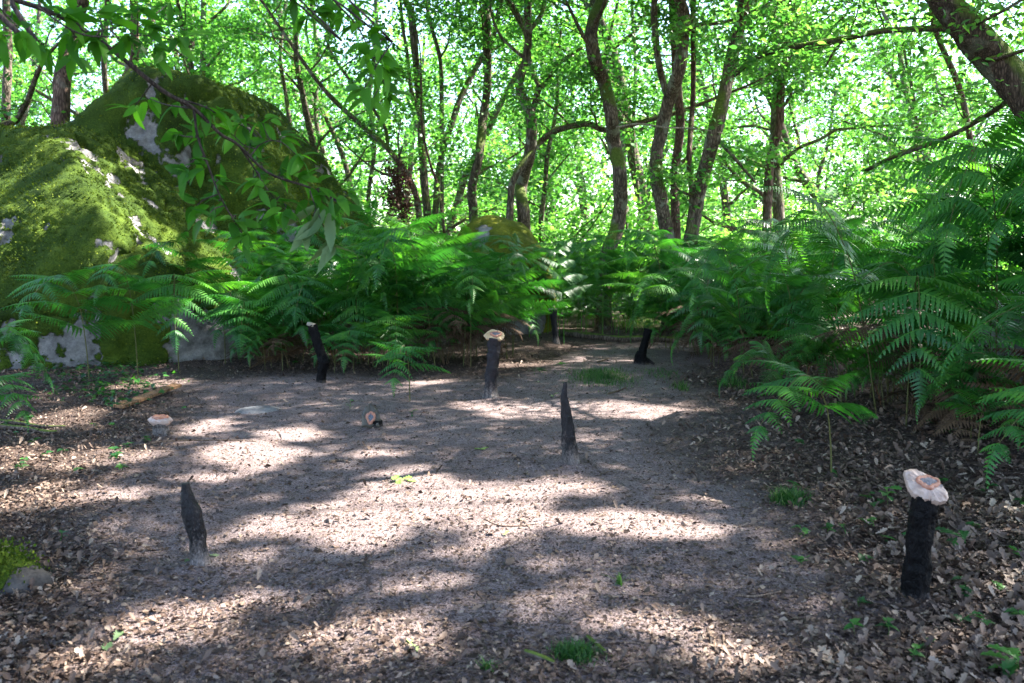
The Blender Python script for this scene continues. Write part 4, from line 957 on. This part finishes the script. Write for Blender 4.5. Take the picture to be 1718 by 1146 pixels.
stick("stick", "small twig near the large grass patch", [(1020, 664), (1035, 658), (1050, 652)], 4, 2.5)
stick("stick", "pale stick half hidden by the large grass patch", [(1002, 612), (1012, 607), (1022, 604)], 3, 2)
stick("stick", "thin dark twig at lower centre", [(800, 1000), (808, 1008), (812, 1014)], 3, 2)
stick("stick", "crooked pale twig in the litter at lower right", [(1460, 1150), (1470, 1120), (1478, 1100)], 3, 2)
stick("stick", "thin twig by the left litter edge", [(30, 1000), (60, 985), (110, 970)], 3.5, 2)
m = MB(); a, b = GG(198, 690), GG(298, 656); L = np.linalg.norm(b - a); wd, th = .1, .028
xs = np.linspace(0, L, 24); V = []
for x in xs:
    e = rng.normal() * .002
    V += [[x, -wd / 2 + e, 0], [x, wd / 2 + e, 0], [x, wd / 2 + e, th], [x, -wd / 2 + e, th]]
V = np.array(V); Q = []
for k in range(23):
    for j in range(4): Q.append([k * 4 + j, k * 4 + (j + 1) % 4, k * 4 + 4 + (j + 1) % 4, k * 4 + 4 + j])
Q += [[3, 2, 1, 0], [92, 93, 94, 95]]
m.add(V, Q); o = build("wooden_board", m, M['board'], loc=(a[0], a[1], a[2] + .02), smooth_=False); o.rotation_euler = (.12, -.02, math.atan2(b[1] - a[1], b[0] - a[0]))
tag(o, "weathered brown wooden board lying in the litter below the boulder", "board")
# dead bracken stalks
rd = np.random.default_rng(12)
def stalk(label, base, pts, r, group=None, side=()):
    b = GG(*base); d = b[1]; q = [b] + [P(x, y, d + rd.normal() * .06) for x, y in pts]; q = catmull(q, 4); m = MB(); tube(m, q - b, np.linspace(r, r * .5, len(q)), 5, .1)
    for s_ in side: qq = catmull([P(x, y, d) for x, y in s_], 4); tube(m, qq - b, np.linspace(r * .6, r * .25, len(qq)), 4, .1)
    tag(build("dead_stalk", m, M['redstem'], loc=b), label, "dead stalk", group)
stalk("red-brown broken stalk forking right of the kinked burnt post", (573, 608), [(571, 590), (560, 562), (545, 536), (530, 523)], .007, None, ([(560, 562), (580, 568), (597, 576)], [(558, 565), (557, 575), (561, 580)]))
stalk("thin straight reddish stalk just right of the kinked burnt post", (558, 599), [(550, 575), (544, 550)], .006)
stalk("vertical reddish stalk behind the kinked burnt post", (541, 596), [(540, 560), (541, 530)], .006)
stalk("pale bent dead stalk left of the kinked burnt post", (492, 588), [(487, 570), (482, 545), (478, 530)], .005, None, ([(487, 570), (505, 575), (518, 590)], [(489, 585), (478, 600)]))
stalk("short dead stalk at the foot of the tall mossy boulder", (182, 612), [(182, 590), (186, 575)], .007, None, ([(183, 586), (165, 584), (155, 584)],))
for i in range(16):
    x = rd.uniform(430, 700); y = rd.uniform(585, 606); hx = rd.normal() * 28
    stalk("thin dead brown stalk in the dark under the centre ferns", (x, y), [(x + hx * .5, y - rd.uniform(10, 30)), (x + hx, y - rd.uniform(32, 60))], .004, "dead stalks under the centre ferns")
for i in range(12):
    x = rd.uniform(1330, 1640); y = rd.uniform(655, 700); hx = rd.normal() * 35
    stalk("thin dead brown stalk in the dark under the right ferns", (x, y), [(x + hx * .5, y - rd.uniform(10, 30)), (x + hx, y - rd.uniform(32, 60))], .004, "dead stalks under the right ferns")

# ---------------------------------------------------------------- grass, seedlings, ivy
def tuft(label, px, py, rx, ry, n, h, name="grass_tuft", cat="grass tuft"):
    c = GG(px, py); k = c[1] / F; rx *= k; dy = abs(G(px, py - ry)[1] - G(px, py + ry)[1]) / 2
    g = np.random.default_rng(int(px)); m = MB()
    for i in range(n):
        u = g.normal(size=2) * .45; bx, by = u[0] * rx, u[1] * dy; hh = h * g.uniform(.4, 1.15) * math.exp(-.4 * (u @ u)); a = g.random() * 6.28; bend = g.uniform(.1, .9) * hh
        dirv = np.array([math.cos(a), math.sin(a), 0]); t = np.linspace(0, 1, 5)
        z0 = g1(c[0] + bx, c[1] + by) - c[2]
        q = np.array([bx, by, z0 - .004]) + dirv * (bend * t ** 1.8)[:, None] + np.array([0, 0, 1.]) * (hh * (t - .35 * t ** 2.2))[:, None]
        wdt = g.uniform(.0015, .0032) * (1 - t ** 2) + .0003; sd = np.array([-dirv[1], dirv[0], 0])
        V = np.stack([q - sd * wdt[:, None], q + sd * wdt[:, None]], 1).reshape(-1, 3); kq = np.arange(4) * 2
        m.add(V, np.stack([kq, kq + 1, kq + 3, kq + 2], 1), None, g.random() ** 1.6)
    tag(build(name, m, M['grass'], loc=c), label, cat)
tuft("broad patch of low grass near the back of the clearing", 1010, 634, 62, 17, 1500, .13)
tuft("bright grass on the path beyond the fallen log", 1075, 548, 60, 8, 900, .4)
tuft("thin grass right of the broad patch", 1110, 630, 40, 12, 260, .09)
tuft("small upright grass tuft at the right side of the path", 1143, 655, 12, 5, 140, .17)
tuft("loose pale grass tuft beneath the right ferns", 1232, 650, 28, 8, 240, .22)
tuft("dense dark grass tuft left of the black crystal-capped post", 1325, 838, 32, 10, 520, .15)
tuft("grass tuft at the bottom of the photo", 965, 1112, 44, 16, 600, .075)
tuft("single sprig of grass in the lower centre right", 1040, 985, 8, 5, 26, .1)
tuft("few grass blades at the bottom edge", 818, 1138, 18, 7, 60, .06)
tuft("sparse grass blades left of the capped central post's path", 905, 622, 30, 8, 60, .06)
def plantlet(label, px, py, n, size, h, mat='ivy', kind='simple', name="seedling", cat="seedling", group=None):
    c = GG(px, py); g = np.random.default_rng(int(px * 7 + py)); m = MB(); s = MB()
    q = catmull([(0, 0, -.01), (g.normal() * .01, g.normal() * .01, h * .5), (g.normal() * .02, g.normal() * .02, h)], 4); tube(s, q, [.0022] * len(q), 4, 0)
    i = g.integers(len(q) // 3, len(q), n); a = g.random(n) * 6.28; d = np.stack([np.cos(a), np.sin(a), g.uniform(-.1, .5, n)], 1)
    place_leaves(m, q[i], d, np.tile([0, 0, 1.], (n, 1)) + g.normal(size=(n, 3)) * .2, size * g.uniform(.7, 1.2, n), kind)
    r = empty(name, c, label, cat, group); build("stem", s, M['grass'], r); build("foliage", m, M[mat], r)
plantlet("three-leaved bright seedling left of the short slabbed stub", 587, 690, 5, .06, .09)
plantlet("small seedling beside the capped central post's shadow", 690, 700, 6, .06, .06)
plantlet("leafy seedling at the middle of the path, nearer one", 910, 628, 9, .07, .07)
plantlet("bright leafy seedling right of the other on the path", 945, 620, 8, .08, .08)
plantlet("seedling on the litter under the kinked post's stalks", 598, 612, 6, .08, .05)
plantlet("seedling with broad leaf left of the kinked post", 493, 612, 5, .08, .06)
plantlet("oak seedling right of the black crystal-capped post", 1612, 930, 7, .09, .1, 'ivy', 'oak')
plantlet("seedling with two leaves left of the crystal-capped post", 1490, 850, 6, .075, .12, 'ivy', 'oak')
plantlet("dark leafy seedling at the bottom right corner", 1705, 1140, 8, .1, .08, 'ivy', 'oak')
plantlet("seedling in the right litter above the crystal-capped post", 1400, 800, 5, .06, .06)
plantlet("pale green seedling at the left edge", 60, 745, 7, .06, .05)
plantlet("bright green sprig at the left edge of the litter", 40, 790, 6, .05, .04)
plantlet("tiny seedling on the sand at lower left", 100, 905, 4, .04, .05)
plantlet("small pale curled seedling between posts", 928, 668, 3, .05, .06, 'pale_green')
rs = np.random.default_rng(55)
for i in range(34):
    plantlet("small ivy seedling among the dead leaves at the right", rs.uniform(1320, 1718), rs.uniform(690, 1120) , int(rs.integers(3, 7)), .05, .05, 'ivy', 'ivy', group="ivy seedlings of the right litter")
for i in range(16):
    plantlet("small ivy seedling among the dead leaves at the left", rs.uniform(0, 260), rs.uniform(700, 800), int(rs.integers(3, 7)), .05, .04, 'ivy', 'ivy', group="ivy seedlings of the left litter")
n = 700; px = rs.normal(170, 60, n); py = rs.uniform(606, 690, n); pp = np.array([G(a, b) for a, b in zip(px, py)]); ok = rs.random(n) < (fbm(pp * 1.8, 3, 3) > .5) * .9 + .08; pp = pp[ok]
pp[:, 2] = gz(pp[:, 0], pp[:, 1]) + rs.uniform(.01, .09, len(pp)); m = MB(); k = len(pp)
place_leaves(m, pp, np.stack([rs.normal(size=k), rs.normal(size=k), rs.normal(size=k) * .2], 1), rs.normal(size=(k, 3)) * .25 + [0, 0, 1], rs.uniform(.04, .08, k), 'ivy')
tag(build("ivy", m, M['ivy']), "ivy creeping over the dead leaves below the left boulder", "ground cover", kind="stuff")
# fallen green leaves in the clearing
def fallen(label, px, py, n, size, spread, mat='pale_green', kind='oak', cat="leaf", name="fallen_leaf", tint=None):
    c = GG(px, py); g = np.random.default_rng(int(px + py)); m = MB(); pos = g.normal(size=(n, 3)) * spread; pos[:, 2] = np.abs(pos[:, 2]) * .4 + .008
    a = g.random(n) * 6.28; place_leaves(m, pos, np.stack([np.cos(a), np.sin(a), g.normal(size=n) * .12], 1), np.tile([0, 0, 1.], (n, 1)) + g.normal(size=(n, 3)) * .2, size * g.uniform(.8, 1.1, n), kind, tint=tint, bend=g.uniform(-.2, .5, n))
    tag(build(name, m, M[mat], loc=c), label, cat)
fallen("wilted pale green leaf sprig on the sunlit sand", 665, 807, 6, .085, .03, name="leaf_sprig", cat="leaf sprig")
fallen("yellow-green fallen leaf sprig between posts", 805, 760, 4, .08, .025, name="leaf_sprig", cat="leaf sprig")
fallen("single green curled leaf near the bottom", 692, 1092, 2, .06, .008)
fallen("small green leaf in the sunny centre", 845, 907, 1, .05, .001)
fallen("grey-green leaf on the sand at lower left", 188, 1078, 2, .07, .015, 'wilted')
fallen("pale leaf left of the bottle-shaped post's foot", 309, 943, 1, .07, .001, 'wilted')
fallen("pale leaf right of the bottle-shaped post's foot", 353, 932, 2, .07, .01, 'wilted')
fallen("pale leaf lying in the litter at lower right", 1398, 1130, 2, .12, .02, 'litter', 'oak', tint=1.0)
fallen("broad curled brown leaf at lower centre", 812, 1024, 1, .075, .001, 'litter', 'oak', tint=.85)
fallen("curled brown leaf beside the middle shade", 862, 942, 1, .08, .001, 'litter', 'oak', tint=.7)
fallen("orange brown leaf left of the bottle-shaped post", 180, 912, 1, .06, .001, 'litter', 'oak', tint=.6)
fallen("pale dead leaf at the left litter edge", 180, 962, 1, .07, .001, 'litter', 'oak', tint=1.0)

# ---------------------------------------------------------------- leaf litter and debris
rl = np.random.default_rng(66)
def scatter(n, y0, y1, x0, x1, dens, pw=1.6):
    u = rl.random(n); y = (y0 ** (1 - pw) + u * (y1 ** (1 - pw) - y0 ** (1 - pw))) ** (1 / (1 - pw)); w = .68 * y + .6
    x = rl.uniform(-1, 1, n) * w; k = rl.random(n) < dens(x, y); return x[k], y[k]
x, y = scatter(90000, 1.8, 20, 0, 0, lambda x, y: .035 + .965 * litter_amount(x, y) ** 1.3); n = len(x)
z = gz(x, y) + rl.uniform(.002, .03, n) * np.clip(litter_amount(x, y) + .1, 0, 1)
a = rl.random(n) * 6.28; up = rl.normal(size=(n, 3)) * .3 + [0, 0, 1]; m = MB()
place_leaves(m, np.stack([x, y, z], 1), np.stack([np.cos(a), np.sin(a), rl.normal(size=n) * .25], 1), up, rl.uniform(.018, .05, n) * (1 + .5 * smooth(1.0, 2.6, x)), 'oak', tint=rl.random(n), bend=rl.uniform(-.5, 1.1, n))
tag(build("leaf_litter", m, M['litter']), "brown dead oak leaves littering the forest floor", "leaf litter", kind="stuff")
x, y = scatter(90000, 1.8, 14, 0, 0, lambda x, y: .035 + .965 * litter_amount(x, y), 1.8); n = len(x)
z = gz(x, y) + rl.uniform(.004, .03, n); a = rl.random(n) * 6.28; m = MB()
place_leaves(m, np.stack([x, y, z], 1), np.stack([np.cos(a), np.sin(a), rl.normal(size=n) * .3], 1), rl.normal(size=(n, 3)) * .45 + [0, 0, 1], rl.uniform(.01, .03, n), 'simple', tint=rl.random(n))
tag(build("leaf_fragments", m, M['litter']), "broken brown fragments matted between the dead leaves", "leaf litter", kind="stuff")
x, y = scatter(260000, 1.8, 15, 0, 0, lambda x, y: .42 + .58 * litter_amount(x, y), 1.5); n = len(x)
z = gz(x, y) + rl.uniform(.001, .006, n); a = rl.random(n) * 6.28; m = MB()
place_leaves(m, np.stack([x, y, z], 1), np.stack([np.cos(a), np.sin(a), rl.normal(size=n) * .3], 1), rl.normal(size=(n, 3)) * .5 + [0, 0, 1], rl.gamma(2.2, .005, n) + .004 + .0006 * y, 'diamond', tint=np.clip(rl.random(n) ** 1.4, 0, 1))
tag(build("debris", m, M['litter']), "fine crumbs of bark and leaf strewn over the sand", "debris", kind="stuff")
m = MB(); x, y = scatter(1500, 2, 12, 0, 0, lambda x, y: .25 + .75 * litter_amount(x, y), 1.7)
for i in range(len(x)):
    L = rl.gamma(2, .035) + .02; a = rl.random() * 6.28; d = np.array([math.cos(a), math.sin(a), 0]) * L; p0 = np.array([x[i], y[i], 0]); q = [p0, p0 + d * .5 + rl.normal(size=3) * L * .08, p0 + d]
    for v in q: v[2] = g1(v[0], v[1]) + .005
    tube(m, q, [.0022, .002, .0012], 4, 0, True, rl.random() * .8)
tag(build("twig_litter", m, M['litter']), "scattered tiny twigs over the clearing floor", "twigs", kind="stuff")
